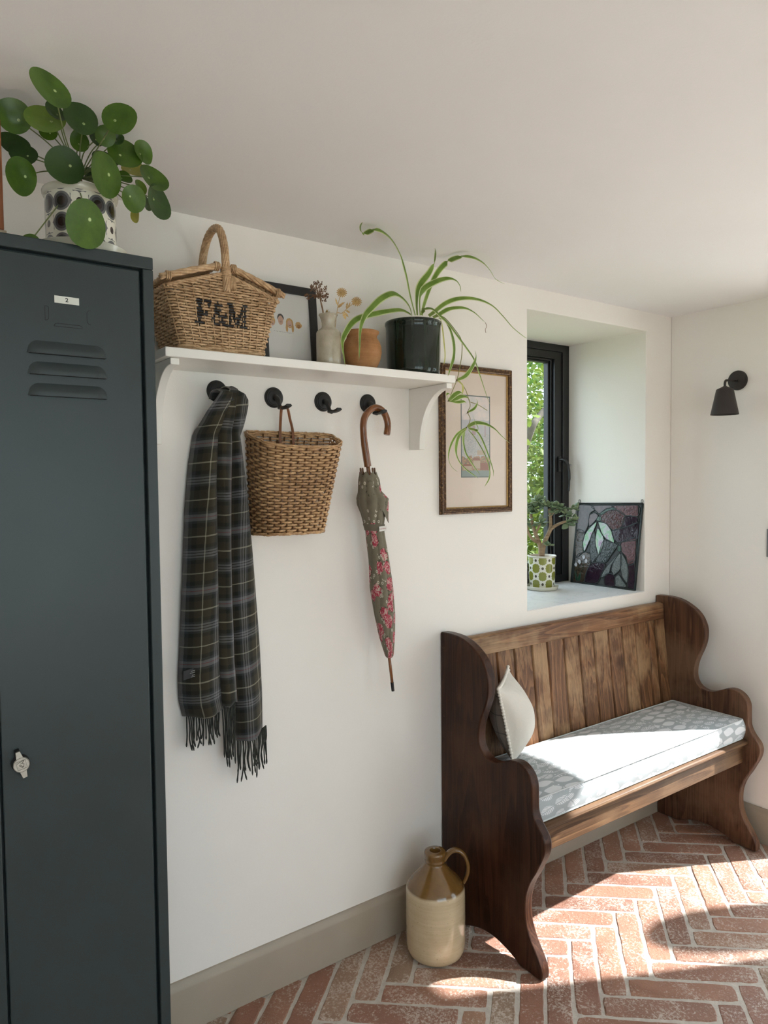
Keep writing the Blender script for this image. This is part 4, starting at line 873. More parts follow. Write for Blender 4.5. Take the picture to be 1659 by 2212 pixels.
# ------------------------------------------------------------------ spider plant
SP = thing('spider_plant', 'variegated spider plant with trailing plantlets in the green pot', 'plant', (1.476, -0.117, ZS+0.157))
def spider_mat():
    t = NT('striped_leaf'); uv = t.coord('UV'); x, y, _ = t.sep(uv); e = t.math('ABSOLUTE', t.math('SUBTRACT', x, 0.5))
    n = t.noise(t.coord(), 25, 3); gr = t.ramp(n, [(0.3,(0.12,0.22,0.028)),(0.7,(0.22,0.35,0.06))])
    col = t.mix(t.ramp(e, [(0.33,0.0),(0.40,1.0)]), gr, (0.60,0.66,0.34))
    root = t.ramp(y, [(0.0,1.0),(0.22,0.0)]); col = t.mix(t.math('MULTIPLY', root, 0.55), col, (0.42,0.5,0.16))
    tip = t.ramp(y, [(0.95,0.0),(1.0,1.0)]); col = t.mix(t.math('MULTIPLY', tip, 0.7), col, (0.25,0.15,0.05))
    t.set(color=col, rough=0.38, spec=0.4)
    tr_ = t.n.new('ShaderNodeBsdfTranslucent'); t.l.new(col, tr_.inputs[0]); mx = t.n.new('ShaderNodeMixShader'); mx.inputs[0].default_value = 0.3
    t.l.new(t.b.outputs[0], mx.inputs[1]); t.l.new(tr_.outputs[0], mx.inputs[2]); t.l.new(mx.outputs[0], t.out.inputs[0]); return t.m
M_SPI = spider_mat()
M_YEL = plain('yellowed_leaf', (0.46,0.45,0.11), 0.45, var=0.15, vscale=40)
for (pts, w, c) in SPIDER:
    P = catmull(pts, 5); n = len(P); ws = [1.7*w*min(1.0, 0.55+1.6*i/n)*max(0.0, 1-((i/(n-1)) ** 3.2)) + 0.00025 for i in range(n)]
    sd = []
    for i in range(n):
        t_ = (P[min(i+1,n-1)]-P[max(i-1,0)]).normalized(); v_ = (P[i]-Vector((0.0,-1.998,1.597))).normalized()
        hor = t_.cross(Vector((0.35,-0.75,0.55))); hor = hor.normalized() if hor.length > 1e-3 else Vector((1,0,0))
        if sd and hor.dot(sd[-1]) < 0: hor = -hor
        sd.append(hor)
    mb = MB(); mb.ribbon(P, ws, sd); mb.build('leaf', M_YEL if c == 1 else M_SPI, parent=SP, smooth=True)
M_STO = plain('stolon_stem', (0.25,0.24,0.08), 0.5)
for k, pts in enumerate(STOLON): MB().tube(catmull(pts, 6), 0.0013 if k < 3 else 0.0009, 6).build('runner', M_STO if k < 3 else M_DRY, parent=SP, smooth=True)
for p in [STOLON[0][6], STOLON[0][-1], STOLON[1][5], STOLON[1][-1]]:
    rb_ = MB(); rr = random.Random(int(p[0]*1e4))
    ball(rb_, p, 0.0028)
    for q in range(6): rb_.tube([p, (p[0]+rr.uniform(-.006,.006), p[1]+rr.uniform(-.006,.006), p[2]-rr.uniform(-.002,.008))], [0.0009,0.0003], 4)
    rb_.build('root_node', plain('aerial_root', (0.10,0.07,0.03), 0.8), parent=SP, smooth=True)

# ================================================================== hooks
M_IRON = plain('matt_black_iron', (0.011,0.0105,0.010), 0.45, spec=0.4)
def hook(x, z, label):
    H = thing('coat_hook', label, 'hook', (x, 0.0, z), 'black hooks under the shelf')
    R = Matrix.Rotation(radians(90), 4, 'X')
    pl = MB(); pl.lathe([(0,0.0115),(0.020,0.0115),(0.0225,0.0105),(0.0235,0.0085),(0.0262,0.0080),(0.0275,0.0065),(0.0285,0.0055),(0.0305,0.0045),(0.0315,0.0025),(0.0315,0.0004),(0,0.0004)], (x,0,z), 40, M=R)
    pl.build('rose', M_IRON, parent=H, smooth=True, angle=35)
    st_ = MB(); pts = catmull([(x,-0.010,z-0.001),(x,-0.020,z-0.0025),(x,-0.030,z-0.011),(x,-0.036,z-0.024),(x,-0.043,z-0.0335),(x,-0.055,z-0.0365)], 5)
    st_.tube(pts, [0.0095]*4+[0.0080]*8+[0.0066]*(len(pts)-12), 12); st_.build('stem', M_IRON, parent=H, smooth=True)
    tg = MB(); N = 14; P = []
    for i in range(N+1):
        f = i/N; y = lerp(-0.038, -0.098, f); zz = z-0.0345-0.0025*sin(pi*f*0.8)+0.005*f**3; w = lerp(0.0075, 0.0125, f)*(1 if f < 0.97 else 0.86)
        P.append([(x-w, y, zz-0.001), (x-w*0.6, y, zz+0.0036), (x+w*0.6, y, zz+0.0036), (x+w, y, zz-0.001), (x+w*0.6, y, zz-0.0045), (x-w*0.6, y, zz-0.0045), (x-w, y, zz-0.001)])
    tg.grid(P); tg.add([Vector(q) for q in P[-1][:6]], [tuple(range(6))]); tg.build('tongue', M_IRON, parent=H, smooth=True, angle=40, weld=True)
hook(0.838, 1.859, 'black iron wall hook holding the tartan scarf'); hook(1.022, 1.851, 'black iron wall hook holding the hanging wicker basket')
hook(1.197, 1.848, 'empty black iron wall hook between basket and umbrella'); hook(1.371, 1.851, 'black iron wall hook holding the umbrella')

# ================================================================== tartan scarf
SC = thing('tartan_scarf', 'dark green tartan wool scarf with fringe on the first hook', 'scarf', (0.838, -0.04, 0.75))
def tartan():
    t = NT('tartan_wool'); uv = t.coord('UV'); u, v, _ = t.sep(uv)
    OL, BK, GR, RD, CR, DB = (0.044,0.038,0.025), (0.020,0.021,0.018), (0.165,0.165,0.17), (0.20,0.045,0.055), (0.33,0.31,0.235), (0.042,0.047,0.050)
    stops = [(0.0,CR),(0.018,OL),(0.10,OL),(0.13,BK),(0.19,DB),(0.22,GR),(0.262,RD),(0.272,GR),(0.31,DB),(0.345,BK),(0.40,OL),(0.497,CR),(0.515,OL),(0.60,OL),(0.64,BK),(0.69,DB),(0.72,GR),(0.745,BK),(0.755,GR),(0.785,BK),(0.795,GR),(0.82,DB),(0.85,BK),(0.90,OL)]
    wob = t.noise(t.coord('UV'), 60, 2)
    cu = t.ramp(t.math('FRACT', t.math('ADD', t.math('DIVIDE', u, 0.205), t.math('MULTIPLY', wob, 0.012))), stops, 'CONSTANT'); cv = t.ramp(t.math('FRACT', t.math('ADD', t.math('DIVIDE', v, 0.205), t.math('MULTIPLY', wob, 0.012))), stops, 'CONSTANT')
    tw = t.math('GREATER_THAN', t.math('FRACT', t.math('MULTIPLY', t.math('ADD', u, v), 420.0)), 0.48)
    fuzz = t.noise(uv, 700, 3); col = t.mix(t.math('ADD', t.math('MULTIPLY', tw, 0.5), t.math('MULTIPLY', fuzz, 0.5), clamp=True), cu, cv)
    col = t.mix(0.35, col, t.mix(0.5, cu, cv))
    t.set(color=col, rough=0.95, spec=0.1, sheen=0.12, normal=t.bump(t.math('ADD', fuzz, t.math('MULTIPLY', tw, 0.4)), 0.35, 0.0012)); return t.m
M_TAR = tartan()
def interp(tab, z):
    for (a, za), (b_, zb) in zip(tab[:-1], tab[1:]):
        if za >= z >= zb: return lerp(a, b_, (za-z)/(za-zb))
    return tab[0][0] if z > tab[0][1] else tab[-1][0]
eL = [(0.8095,1.852),(0.7793,1.7924),(0.7618,1.7398),(0.745,1.6488),(0.730,1.5194),(0.7216,1.39),(0.7133,1.26),(0.7063,1.13),(0.7002,1.04),(0.7014,0.973),(0.712,0.925)]
e1 = [(0.838,1.86),(0.819,1.7152),(0.8081,1.5963),(0.8049,1.4506),(0.8034,1.2505),(0.8055,1.0888),(0.8137,0.9382)]
e2 = [(0.852,1.86),(0.8565,1.7028),(0.853,1.5825),(0.8473,1.3811),(0.8459,1.2459),(0.8483,1.0822),(0.857,0.9434),(0.8606,0.8321)]
eR = [(0.868,1.855),(0.8955,1.8246),(0.8997,1.7441),(0.911,1.6497),(0.9231,1.5132),(0.9338,1.375),(0.9417,1.2356),(0.9511,1.0945),(0.9576,0.9524),(0.958,0.8104),(0.955,0.79)]
def scarf_sheet(mb, la, lb_, ya, bulge, yb_, ztop, zb0, zb1, u0, nx=16, nz=70, slope=-0.12, phase=0.0, topfall=0.0, vo=0.0):
    P = []; U = []; width = 0
    for q in range(8):          # over the hook and down behind it
        a = q/8; row = []; ur = []
        for i in range(nx+1):
            f = i/nx; zt = ztop-topfall*f; xa, xb = interp(la, zt), interp(lb_, zt); x = lerp(xa, xb, f)
            row.append((x, lerp(-0.018, -0.104, a), zt-0.012+0.022*sin(pi*(0.15+0.72*a))**0.8 - (0.012 if a == 0 else 0))); ur.append((u0+f*0.115*(xb-xa)/0.10, zt+slope*(x-0.70)+vo+0.09*(1-a)))
        P.append(row); U.append(ur)
    for k in range(nz+1):
        row = []; ur = []
        for i in range(nx+1):
            f = i/nx; zb = lerp(zb0, zb1, f)+0.004*sin(f*9+phase); zt = ztop-topfall*f; z = lerp(zt, zb, k/nz)
            xa, xb = interp(la, z), interp(lb_, z); x = lerp(xa, xb, f)
            y = lerp(ya, yb_, f)-bulge*(sin(pi*f)**0.7)*min(1, 0.35+(zt-z)*2.2) + 0.0035*sin(7*f+z*8+phase)
            top = max(0, 1-(zt-z)/0.11); y = lerp(y, -0.104, top**0.7)
            row.append((x, min(y, -0.004), z)); ur.append((u0+f*max(0.06, (0.20 if True else 0))*(xb-xa)/0.10*0.5*1.15 + 0.0, z+slope*(x-0.70)+vo))
        P.append(row); U.append(ur)
    mb.grid(P, lambda i, j: U[i][j]); return mb
sc_ = MB()
scarf_sheet(sc_, eL, [(a+0.006, z) for a, z in e1], -0.012, 0.046, -0.045, 1.846, 0.925, 0.9365, 0.055, phase=0.4)
sc_.build('cloth_fold', M_TAR, parent=SC, smooth=True, solid=0.003)
sc_ = MB(); scarf_sheet(sc_, [(a-0.004, z) for a, z in e1], [(a+0.005, z) for a, z in e2], -0.046, 0.030, -0.046, 1.855, 0.948, 0.955, 0.0, nx=10, slope=0.02, phase=2.0, vo=0.035)
sc_.build('cloth_fold', M_TAR, parent=SC, smooth=True, solid=0.003)
sc_ = MB(); scarf_sheet(sc_, e2, eR, -0.044, 0.044, -0.012, 1.857, 0.828, 0.853, 0.12, phase=1.2, slope=-0.16, topfall=0.015, vo=0.06)
sc_.build('cloth_fold', M_TAR, parent=SC, smooth=True, solid=0.003)
fr = MB(); rf = random.Random(9)
def tassels(la, lb_, zf, y0, n, l0, l1):
    for i in range(n):
        f = (i+0.5)/n; z = zf(f); x = lerp(interp(la, z), interp(lb_, z), f); y = y0-0.012*sin(pi*f); L_ = rf.uniform(l0, l1); dx = rf.gauss(0, 0.007)
        P = catmull([(x, y, z+0.006), (x+dx*0.3, y-0.002, z-L_*0.3), (x+dx*0.2+rf.gauss(0,0.003), y+0.002, z-L_*0.65), (x+dx, y, z-L_)], 4)
        fr.tube(P, [0.0021]*(len(P)-2)+[0.0027, 0.0012], 5)
tassels(eL, e1, lambda f: lerp(0.924, 0.936, f), -0.032, 20, 0.065, 0.10)
tassels(e1, e2, lambda f: lerp(0.945, 0.950, f), -0.045, 10, 0.11, 0.185)
tassels(e2, eR, lambda f: lerp(0.829, 0.852, f), -0.042, 22, 0.085, 0.135)
fr.build('fringe', plain('dark_wool_yarn', (0.030,0.032,0.026), 0.95, var=0.4, vscale=120), parent=SC, smooth=True, kind='stuff')
lab = MB(); lab.add([(0.7005,-0.052,1.041),(0.7345,-0.060,1.049),(0.7330,-0.0605,1.074),(0.7015,-0.052,1.067)], [(0,1,2,3)]); labo = lab.build('label', plain('black_satin_label', (0.012,0.012,0.013), 0.5), parent=SC, solid=0.0008, label='small black sewn label')
lt = MB()
for k, (x0, x1, z) in enumerate([(0.719,0.731,1.0665),(0.716,0.7315,1.0615),(0.722,0.732,1.0545),(0.720,0.7325,1.0500)]): lt.add([(x0,-0.0625,z-0.0035*(0.7325-x0)/0.03),(x1,-0.0625,z),(x1,-0.0625,z+0.0016),(x0,-0.0625,z+0.0016-0.0035*(0.7325-x0)/0.03)], [(0,1,2,3)])
lt.build('label_print', plain('label_thread', (0.30,0.30,0.29), 0.7), parent=labo)

# ================================================================== hanging wall basket
WB = thing('wall_basket', 'woven cane wall basket hanging by a leather strap', 'basket', (1.05, -0.06, 1.437))
def wb_per(s, z):
    f = (z-1.437)/0.278; cx = lerp(1.043, 1.068, f); hx = lerp(0.112, 0.148, f); dp = lerp(0.100, 0.122, f); yb0 = -0.012
    # flat back (s 0..0.36, running right to left), curved front
    if s < 0.36:
        q = s/0.36; x = lerp(hx*0.86, -hx*0.86, q); return (cx+x, yb0, z), (0,1,0)
    q = (s-0.36)/0.64; a = pi*q; e = 0.55
    ca, sa = -cos(a), sin(a); sx = (abs(ca)**e)*(1 if ca > 0 else -1); sy = abs(sa)**0.62
    x = sx*hx*lerp(1.0, 1.0, q); y = yb0-dp*sy
    # superellipse normal
    n = Vector((ca, -sa*1.1, 0)).normalized(); return (cx+x, y, z), (n.x, n.y, -0.12)
wbm = MB(); NS = 30
def wb_pt(s, z):   # even spacing along the front
    return wb_per(s, z)
LUT = []
Ls = [0.0]; prev = None
for i in range(1, 2001):
    a_ = Vector(wb_per((i-1)/2000, 1.58)[0]); b_ = Vector(wb_per(i/2000*0.99999, 1.58)[0]); Ls.append(Ls[-1]+(b_-a_).length)
def even(s):
    t_ = (s % 1.0)*Ls[-1]; lo, hi = 0, 2000
    while hi-lo > 1:
        m = (lo+hi)//2
        if Ls[m] <= t_: lo = m
        else: hi = m
    return (lo+(t_-Ls[lo])/max(1e-9, Ls[hi]-Ls[lo]))/2000*0.99999
def wbe(s, z): 
    p, o = wb_per(even(s), z); dz = 0.046*((p[1]+0.134)/0.122-0.5)*max(0, (z-1.437)/0.278); return (p[0], p[1], p[2]+dz), o
for k in range(32):
    z = 1.441+k*0.0087; fat = 1.35 if 13 <= k <= 15 else 1.0
    weave_row(wbm, wbe, z, NS, k % 2, 0.0036, 0.0038, 0.0017, 8, rw)
wbm.build('body_weave', M_CANE, parent=WB, smooth=True, kind='stuff')
stk = MB()
for i in range(NS):
    for e in (-0.0016, 0.0016): stk.tube([Vector(wbe((i)/NS+e*0.9, z)[0]) for z in (1.437, 1.53, 1.62, 1.716)], 0.0015, 5)
stk.build('stakes', wicker('dark_cane', (0.075,0.03,0.012), (0.25,0.12,0.05)), parent=WB, smooth=True, kind='stuff')
rm = MB()
for k in range(3): weave_row(rm, wbe, 1.716+0.0028*k, 20, k % 2, 0.0036, 0.0030, 0.0030, 8, rw)
rm.build('rim', M_CANE, parent=WB, smooth=True)
rm = MB()
for k in range(2): weave_row(rm, wbe, 1.4375+0.004*k, 20, k % 2, 0.003, 0.0030, 0.0030, 8, rw)
rm.build('foot_braid', M_CANE, parent=WB, smooth=True)
bt = MB(); N = 40; bt.add([wbe(i/N, 1.4385)[0] for i in range(N)], [tuple(range(N))]); bt.build('base', M_CANE, parent=WB)
stp = MB(); M_LEA = plain('tan_leather', (0.20,0.075,0.028), 0.5, var=0.15, vscale=60)
def strap(pts, w):
    P = catmull(pts, 6); stp.ribbon(P, [w]*len(P), Vector((0.93,0.2,0.1)))
strap([(1.034,-0.016,1.66),(1.033,-0.018,1.742),(1.024,-0.040,1.785),(1.018,-0.058,1.814),(1.0185,-0.066,1.8195)], 0.0048)
strap([(1.078,-0.016,1.66),(1.077,-0.018,1.742),(1.052,-0.046,1.785),(1.032,-0.070,1.812),(1.0185,-0.072,1.8195)], 0.0048)
stp.build('strap', M_LEA, parent=WB, solid=0.002)

# ================================================================== umbrella
UM = thing('folded_umbrella', 'folded floral umbrella with wooden crook handle on the last hook', 'umbrella', (1.39, -0.065, 0.885))
M_CROOK = wood('varnished_crook', (0.11,0.038,0.012), (0.26,0.10,0.035), 'Z', 6, 0.22, rnd=False, coat=0.7)
UY = -0.068
crook = [(1.3229,1.6397),(1.316,1.6783),(1.3097,1.7187),(1.3065,1.759),(1.3075,1.7792),(1.3135,1.7996),(1.3290,1.8185),(1.3505,1.8305),(1.3720,1.8285),(1.3905,1.8150),(1.4010,1.7945),(1.4046,1.7725),(1.3996,1.7434)]
cp = catmull([(x, UY, z) for x, z in crook], 5)
crk = MB().tube(cp, [0.0118]*10+[0.0112]*(len(cp)-12)+[0.0112,0.0095], 16).build('crook_handle', M_CROOK, parent=UM, smooth=True, angle=60)
ax0, ax1 = Vector((1.3235,UY,1.640)), Vector((1.4156,UY,0.8853)); axd = (ax1-ax0)
def axp(z): return ax0+axd*((z-1.640)/(0.8853-1.640))
MB().tube([axp(1.648), axp(1.58)], 0.0066, 12).build('shaft', M_CROOK, parent=UM, smooth=True)
MB().tube([axp(1.02), axp(0.915)], 0.0052, 12).build('tip_shaft', M_CROOK, parent=UM, smooth=True)
MB().tube([axp(0.9155), axp(0.8853)], [0.0057,0.0052], 12).build('ferrule', plain('black_tip', (0.01,0.01,0.011), 0.35), parent=UM, smooth=True, angle=40)
cl = [(1.2943,1.6174),(1.2904,1.5972),(1.2894,1.5567),(1.2850,1.5365),(1.2870,1.5162),(1.3000,1.4853),(1.308,1.4544),(1.3151,1.4315),(1.3175,1.40),(1.3262,1.3336),(1.3316,1.2412),(1.3489,1.1469),(1.3649,1.075),(1.3860,1.0080),(1.3935,1.0)]
cr = [(1.3524,1.6174),(1.3622,1.5972),(1.3693,1.5567),(1.3920,1.5365),(1.3917,1.5162),(1.3837,1.4853),(1.3794,1.4544),(1.3800,1.4315),(1.3855,1.40),(1.3994,1.3336),(1.4127,1.2412),(1.4205,1.1469),(1.4206,1.075),(1.4170,1.0080),(1.4105,1.0)]
def floral():
    t = NT('khaki_floral_cloth'); uv = t.coord('UV'); KH = (0.165,0.145,0.102)
    n = t.noise(uv, 40, 3); col = t.mix(n, tuple(x*0.8 for x in KH), tuple(x*1.2 for x in KH))
    vor = t.n.new('ShaderNodeTexVoronoi'); vor.voronoi_dimensions = '2D'; t.l.new(t.mapping(uv, loc=(0.3,0.1,0)), vor.inputs['Vector']); vor.inputs['Scale'].default_value = 20
    sel = t.sep(vor.outputs['Color'])[0]; d = t.math('ADD', vor.outputs['Distance'], t.math('MULTIPLY', t.math('SUBTRACT', t.noise(uv, 60, 2), 0.5), 0.28))
    y = t.sep(uv)[1]; low = t.ramp(y, [(0.34, 1.0), (0.50, 0.1)])
    rose = t.math('MULTIPLY', t.math('LESS_THAN', d, 0.46), t.math('LESS_THAN', sel, t.math('ADD', 0.12, t.math('MULTIPLY', low, 0.75))))
    petal = t.ramp(t.noise(uv, 90, 2, 0.5, 1.5), [(0.38, (0.32,0.035,0.06)), (0.47, (0.44,0.12,0.14)), (0.55, (0.48,0.33,0.29))], 'CONSTANT')
    col = t.mix(rose, col, petal)
    lf = t.math('MULTIPLY', t.math('LESS_THAN', t.math('ABSOLUTE', t.math('SUBTRACT', d, 0.46)), 0.06), t.math('LESS_THAN', sel, 0.6)); lf = t.math('MULTIPLY', lf, t.math('GREATER_THAN', t.noise(uv, 110, 1), 0.52))
    col = t.mix(lf, col, (0.075,0.075,0.045))
    v2 = t.voronoi(uv, 46); sm = t.math('MULTIPLY', t.math('LESS_THAN', v2, 0.24), t.math('GREATER_THAN', t.noise(uv, 16, 1), 0.55)); col = t.mix(t.math('MULTIPLY', sm, t.math('GREATER_THAN', v2, 0.10)), col, (0.50,0.46,0.38))
    t.set(color=col, rough=0.75, spec=0.25, sheen=0.1, normal=t.bump(n, 0.2, 0.001)); return t.m
can = MB(); NZ, NA = 90, 64; P = []; U = []
for k in range(NZ+1):
    z = lerp(1.6174, 1.0, k/NZ); xa, xb = interp(cl, z), interp(cr, z); c_ = (xa+xb)/2; R = (xb-xa)/2; row = []; ur = []
    for i in range(NA+1):
        a = 2*pi*i/NA; tw_ = a*8/1.0+ (1.617-z)*16; fold = 0.86+0.14*(abs(sin(tw_/2))**0.6)*1.0
        rr = R*(fold if k > 2 else 1); row.append((c_+rr*cos(a), UY+min(0.05, rr*0.92)*sin(a), z + (0.006*cos(8*a) if k == 0 else 0))); ur.append((i/NA*0.34, (z-1.0)))
    P.append(row); U.append(ur)
can.grid(P, lambda i, j: U[i][j]); can.build('canopy', floral(), parent=UM, smooth=True, angle=55)
M_RIB = plain('rib_tip_wood', (0.13,0.065,0.03), 0.4)
for i in range(8):
    a = 2*pi*(i+0.3)/8; b_ = Vector((1.3235+0.0235*cos(a), UY+0.021*sin(a), 1.612)); MB().tube([b_, b_+Vector((-0.002,0,0.021)), b_+Vector((-0.0022,0,0.0235))], [0.0031,0.0031,0.0016], 8).build('rib_tip', M_RIB, parent=UM, smooth=True)
tie = MB(); P = []
for k in range(3):
    z = lerp(1.452, 1.430, k/2); xa, xb = interp(cl, z), interp(cr, z); c_ = (xa+xb)/2; R = (xb-xa)/2+0.0016
    P.append([(c_+R*cos(2*pi*i/32), UY+R*0.94*sin(2*pi*i/32), z-0.010*cos(2*pi*i/32)*0.2) for i in range(33)])
tie.grid(P); tie.build('tie_band', plain('khaki_tape', (0.14,0.12,0.085), 0.8), parent=UM, smooth=True)
# flap of loose cloth on the right
fl = MB(); fl.add([(1.352,UY-0.033,1.560),(1.3958,UY-0.012,1.534),(1.3885,UY-0.020,1.480),(1.379,UY-0.034,1.455),(1.350,UY-0.040,1.50)], [(0,1,2,3,4)], [(0.05,0.5),(0.12,0.52),(0.11,0.46),(0.09,0.43),(0.05,0.47)])
fl.build('loose_fold', floral(), parent=UM, solid=0.0012)
lbq = [Vector((1.338,UY-0.0385,1.4450)), Vector((1.3700,UY-0.0345,1.4470)), Vector((1.3690,UY-0.0345,1.4310)), Vector((1.339,UY-0.0385,1.4290))]
lb2 = MB(); lb2.add(lbq, [(0,3,2,1)]); lb2o = lb2.build('brand_label', plain('white_label', (0.66,0.64,0.6), 0.7), parent=UM, solid=0.0006, label='white label with red script')
tv, tf, tme = text_mesh('Cath Kidston', 0.0060); ex = (lbq[1]-lbq[0]).normalized(); ez = (lbq[0]-lbq[3]).normalized(); nn = Vector((0,-1,0)); lc = (lbq[0]+lbq[2])/2 + Vector((0,-0.0012,0))
tx = MB(); tx.add([lc+ex*(v.x*0.92+v.y*0.15)+ez*v.y*1.05 for v in tv], tf); tx.build('label_text', plain('red_ink', (0.33,0.01,0.03), 0.6), parent=lb2o)
bpy.data.meshes.remove(tme)
eng = MB(); re_ = random.Random(4)
z = 1.752
pts = []
for i in range(40):
    zz = 1.752-0.0018*i; c_ = interp([(x, q) for x, q in [(1.3065,1.76),(1.3097,1.7187),(1.316,1.6783),(1.3229,1.6397)]], zz); pts.append((c_-0.0045+0.0028*sin(i*1.25)*(0.6+0.4*sin(i*0.7)), UY-0.0113, zz+0.001*cos(i*1.25)))
eng.tube(catmull(pts, 2), 0.00045, 4); eng.build('engraved_script', plain('burnt_ink', (0.03,0.012,0.006), 0.6), parent=crk)

# ================================================================== framed painting
PA = thing('framed_painting', 'framed watercolour of a hill town with dark gilt frame on wall', 'painting', (1.865, -0.01, 1.47))
M_GILT = NT('dark_gilt_wood'); _c = M_GILT.coord(); _n = M_GILT.noise(_c, 120, 4, 0.7); M_GILT.set(color=M_GILT.ramp(_n, [(0.35,(0.035,0.015,0.007)),(0.55,(0.12,0.058,0.024)),(0.7,(0.42,0.26,0.10))]), rough=0.35, metal=0.25); M_GILT = M_GILT.m
M_GOLD = plain('gold_slip', (0.48,0.31,0.12), 0.35, metal=0.6, var=0.2, vscale=120)
ox0, ox1, oz0, oz1 = 1.6795, 2.040, 1.467, 2.013
fp = [(0.0,-0.001),(0.0,-0.012),(0.003,-0.017),(0.0075,-0.0185),(0.010,-0.0155),(0.0125,-0.0155),(0.0165,-0.0200),(0.0195,-0.0185),(0.0225,-0.012),(0.0225,-0.001)]
gp_ = [(0.0200,-0.0125),(0.0225,-0.0135),(0.0255,-0.010),(0.0255,-0.006),(0.0200,-0.006)]
def mitre(mb, pr, side):
    n = len(pr)
    def pt(w, y, e):
        if side == 'b': return (ox0+w if e == 0 else ox1-w, y, oz0+w)
        if side == 't': return (ox0+w if e == 0 else ox1-w, y, oz1-w)
        if side == 'l': return (ox0+w, y, oz0+w if e == 0 else oz1-w)
        return (ox1-w, y, oz0+w if e == 0 else oz1-w)
    vs_ = [pt(w, y, e) for e in (0, 1) for w, y in pr]; mb.add(vs_, [tuple(range(n)), tuple(range(n, 2*n))[::-1]]+[(i, n+i, n+(i+1)%n, (i+1)%n) for i in range(n)])
for sd in 'btlr':
    mb = MB(); mitre(mb, fp, sd); fbar = mb.build('frame_bar', M_GILT, parent=PA, weld=True, smooth=True, angle=28)
    mb = MB(); mitre(mb, gp_, sd); mb.build('gold_slip', M_GOLD, parent=PA, weld=True)
def mat_board():
    t = NT('pink_mount_behind_glass'); c = t.coord(); n = t.noise(c, 8, 3); t.set(color=t.mix(n, (0.60,0.50,0.42), (0.68,0.58,0.50)), rough=0.6, coat=1.0, coat_rough=0.015); return t.m
MB().box(ox0+0.020, ox1-0.020, -0.0075, -0.004, oz0+0.020, oz1-0.020).build('mount', mat_board(), parent=PA)
px0, px1, pz0, pz1 = 1.7845, 1.9245, 1.605, 1.902
bd = MB()
for (a0, a1, c0, c1) in ((px0-0.004,px1+0.004,pz1,pz1+0.004),(px0-0.004,px1+0.004,pz0-0.004,pz0),(px0-0.004,px0,pz0,pz1),(px1,px1+0.004,pz0,pz1)): bd.box(a0, a1, -0.0079, -0.0073, c0, c1)
bd.build('inner_border', ink('green_grey_line', (0.10,0.125,0.12)), parent=PA)
def watercolour():
    t = NT('watercolour_view'); uv = t.coord('UV'); x, y, _ = t.sep(uv)
    sky = t.ramp(t.noise(t.mapping(uv, scale=(2,4,1)), 2, 4), [(0.35,(0.54,0.52,0.51)),(0.6,(0.66,0.58,0.54))])
    hill = t.mix(t.noise(uv, 6, 3), (0.36,0.38,0.43), (0.52,0.50,0.51))
    col = t.mix(t.math('GREATER_THAN', y, t.math('ADD', 0.66, t.math('MULTIPLY', t.noise(uv, 3, 3), 0.10))), hill, sky)
    br = t.n.new('ShaderNodeTexBrick'); t.l.new(t.mapping(uv, scale=(1,2.1,1)), br.inputs['Vector']); br.inputs['Scale'].default_value = 16
    br.inputs['Color1'].default_value = (0.55,0.53,0.50,1); br.inputs['Color2'].default_value = (0.15,0.18,0.23,1); br.inputs['Mortar'].default_value = (0.40,0.40,0.40,1); br.offset = 0.37; br.inputs['Mortar Size'].default_value = 0.03; br.inputs['Bias'].default_value = -0.1
    town = t.mix(t.noise(uv, 60, 2), br.outputs['Color'], (0.45,0.45,0.44))
    col = t.mix(t.math('LESS_THAN', y, t.math('ADD', 0.50, t.math('MULTIPLY', t.noise(uv, 9, 2), 0.08))), col, town)
    b2 = t.n.new('ShaderNodeTexBrick'); t.l.new(t.mapping(uv, scale=(1,2.1,1), loc=(0.2,0.1,0)), b2.inputs['Vector']); b2.inputs['Scale'].default_value = 5
    b2.inputs['Color1'].default_value = (0.50,0.36,0.23,1); b2.inputs['Color2'].default_value = (0.24,0.13,0.10,1); b2.inputs['Mortar'].default_value = (0.38,0.22,0.15,1); b2.inputs['Mortar Size'].default_value = 0.06
    near = t.mix(t.math('GREATER_THAN', t.noise(uv, 34, 3), 0.55), b2.outputs['Color'], (0.16,0.20,0.13))
    col = t.mix(t.math('LESS_THAN', y, t.math('ADD', 0.18, t.math('MULTIPLY', t.noise(uv, 7, 2), 0.14))), col, near)
    col = t.mix(t.math('LESS_THAN', y, 0.075), col, (0.22,0.27,0.25))
    t.set(color=col, rough=0.6, coat=1.0, coat_rough=0.015); return t.m
wc = MB(); wc.add([(px0,-0.0076,pz0),(px1,-0.0076,pz0),(px1,-0.0076,pz1),(px0,-0.0076,pz1)], [(0,1,2,3)], [(0,0),(1,0),(1,1),(0,1)]); wc.build('watercolour', watercolour(), parent=PA, label='blue hill town watercolour')
# drawn tower and houses as flat washes
dw = MB(); W_, H_ = px1-px0, pz1-pz0
def wash(mb, pts): mb.add([(px0+W_*a, -0.00775, pz0+H_*b_) for a, b_ in pts], [tuple(range(len(pts)))])
wash(dw, [(0.36,0.52),(0.50,0.52),(0.50,0.58),(0.47,0.63),(0.43,0.66),(0.39,0.63),(0.36,0.58)]); wash(dw, [(0.83,0.50),(0.86,0.50),(0.86,0.66),(0.845,0.69),(0.83,0.66)])
dw.build('painted_dome', ink('rose_grey_wash', (0.36,0.27,0.28)), parent=PA)
dw = MB(); wash(dw, [(0.40,0.10),(0.66,0.10),(0.66,0.20),(0.40,0.20)]); wash(dw, [(0.05,0.08),(0.35,0.08),(0.35,0.13),(0.05,0.13)]); wash(dw, [(0.55,0.27),(0.86,0.27),(0.86,0.33),(0.55,0.33)]); dw.build('painted_house', ink('ochre_wash', (0.42,0.34,0.25)), parent=PA)
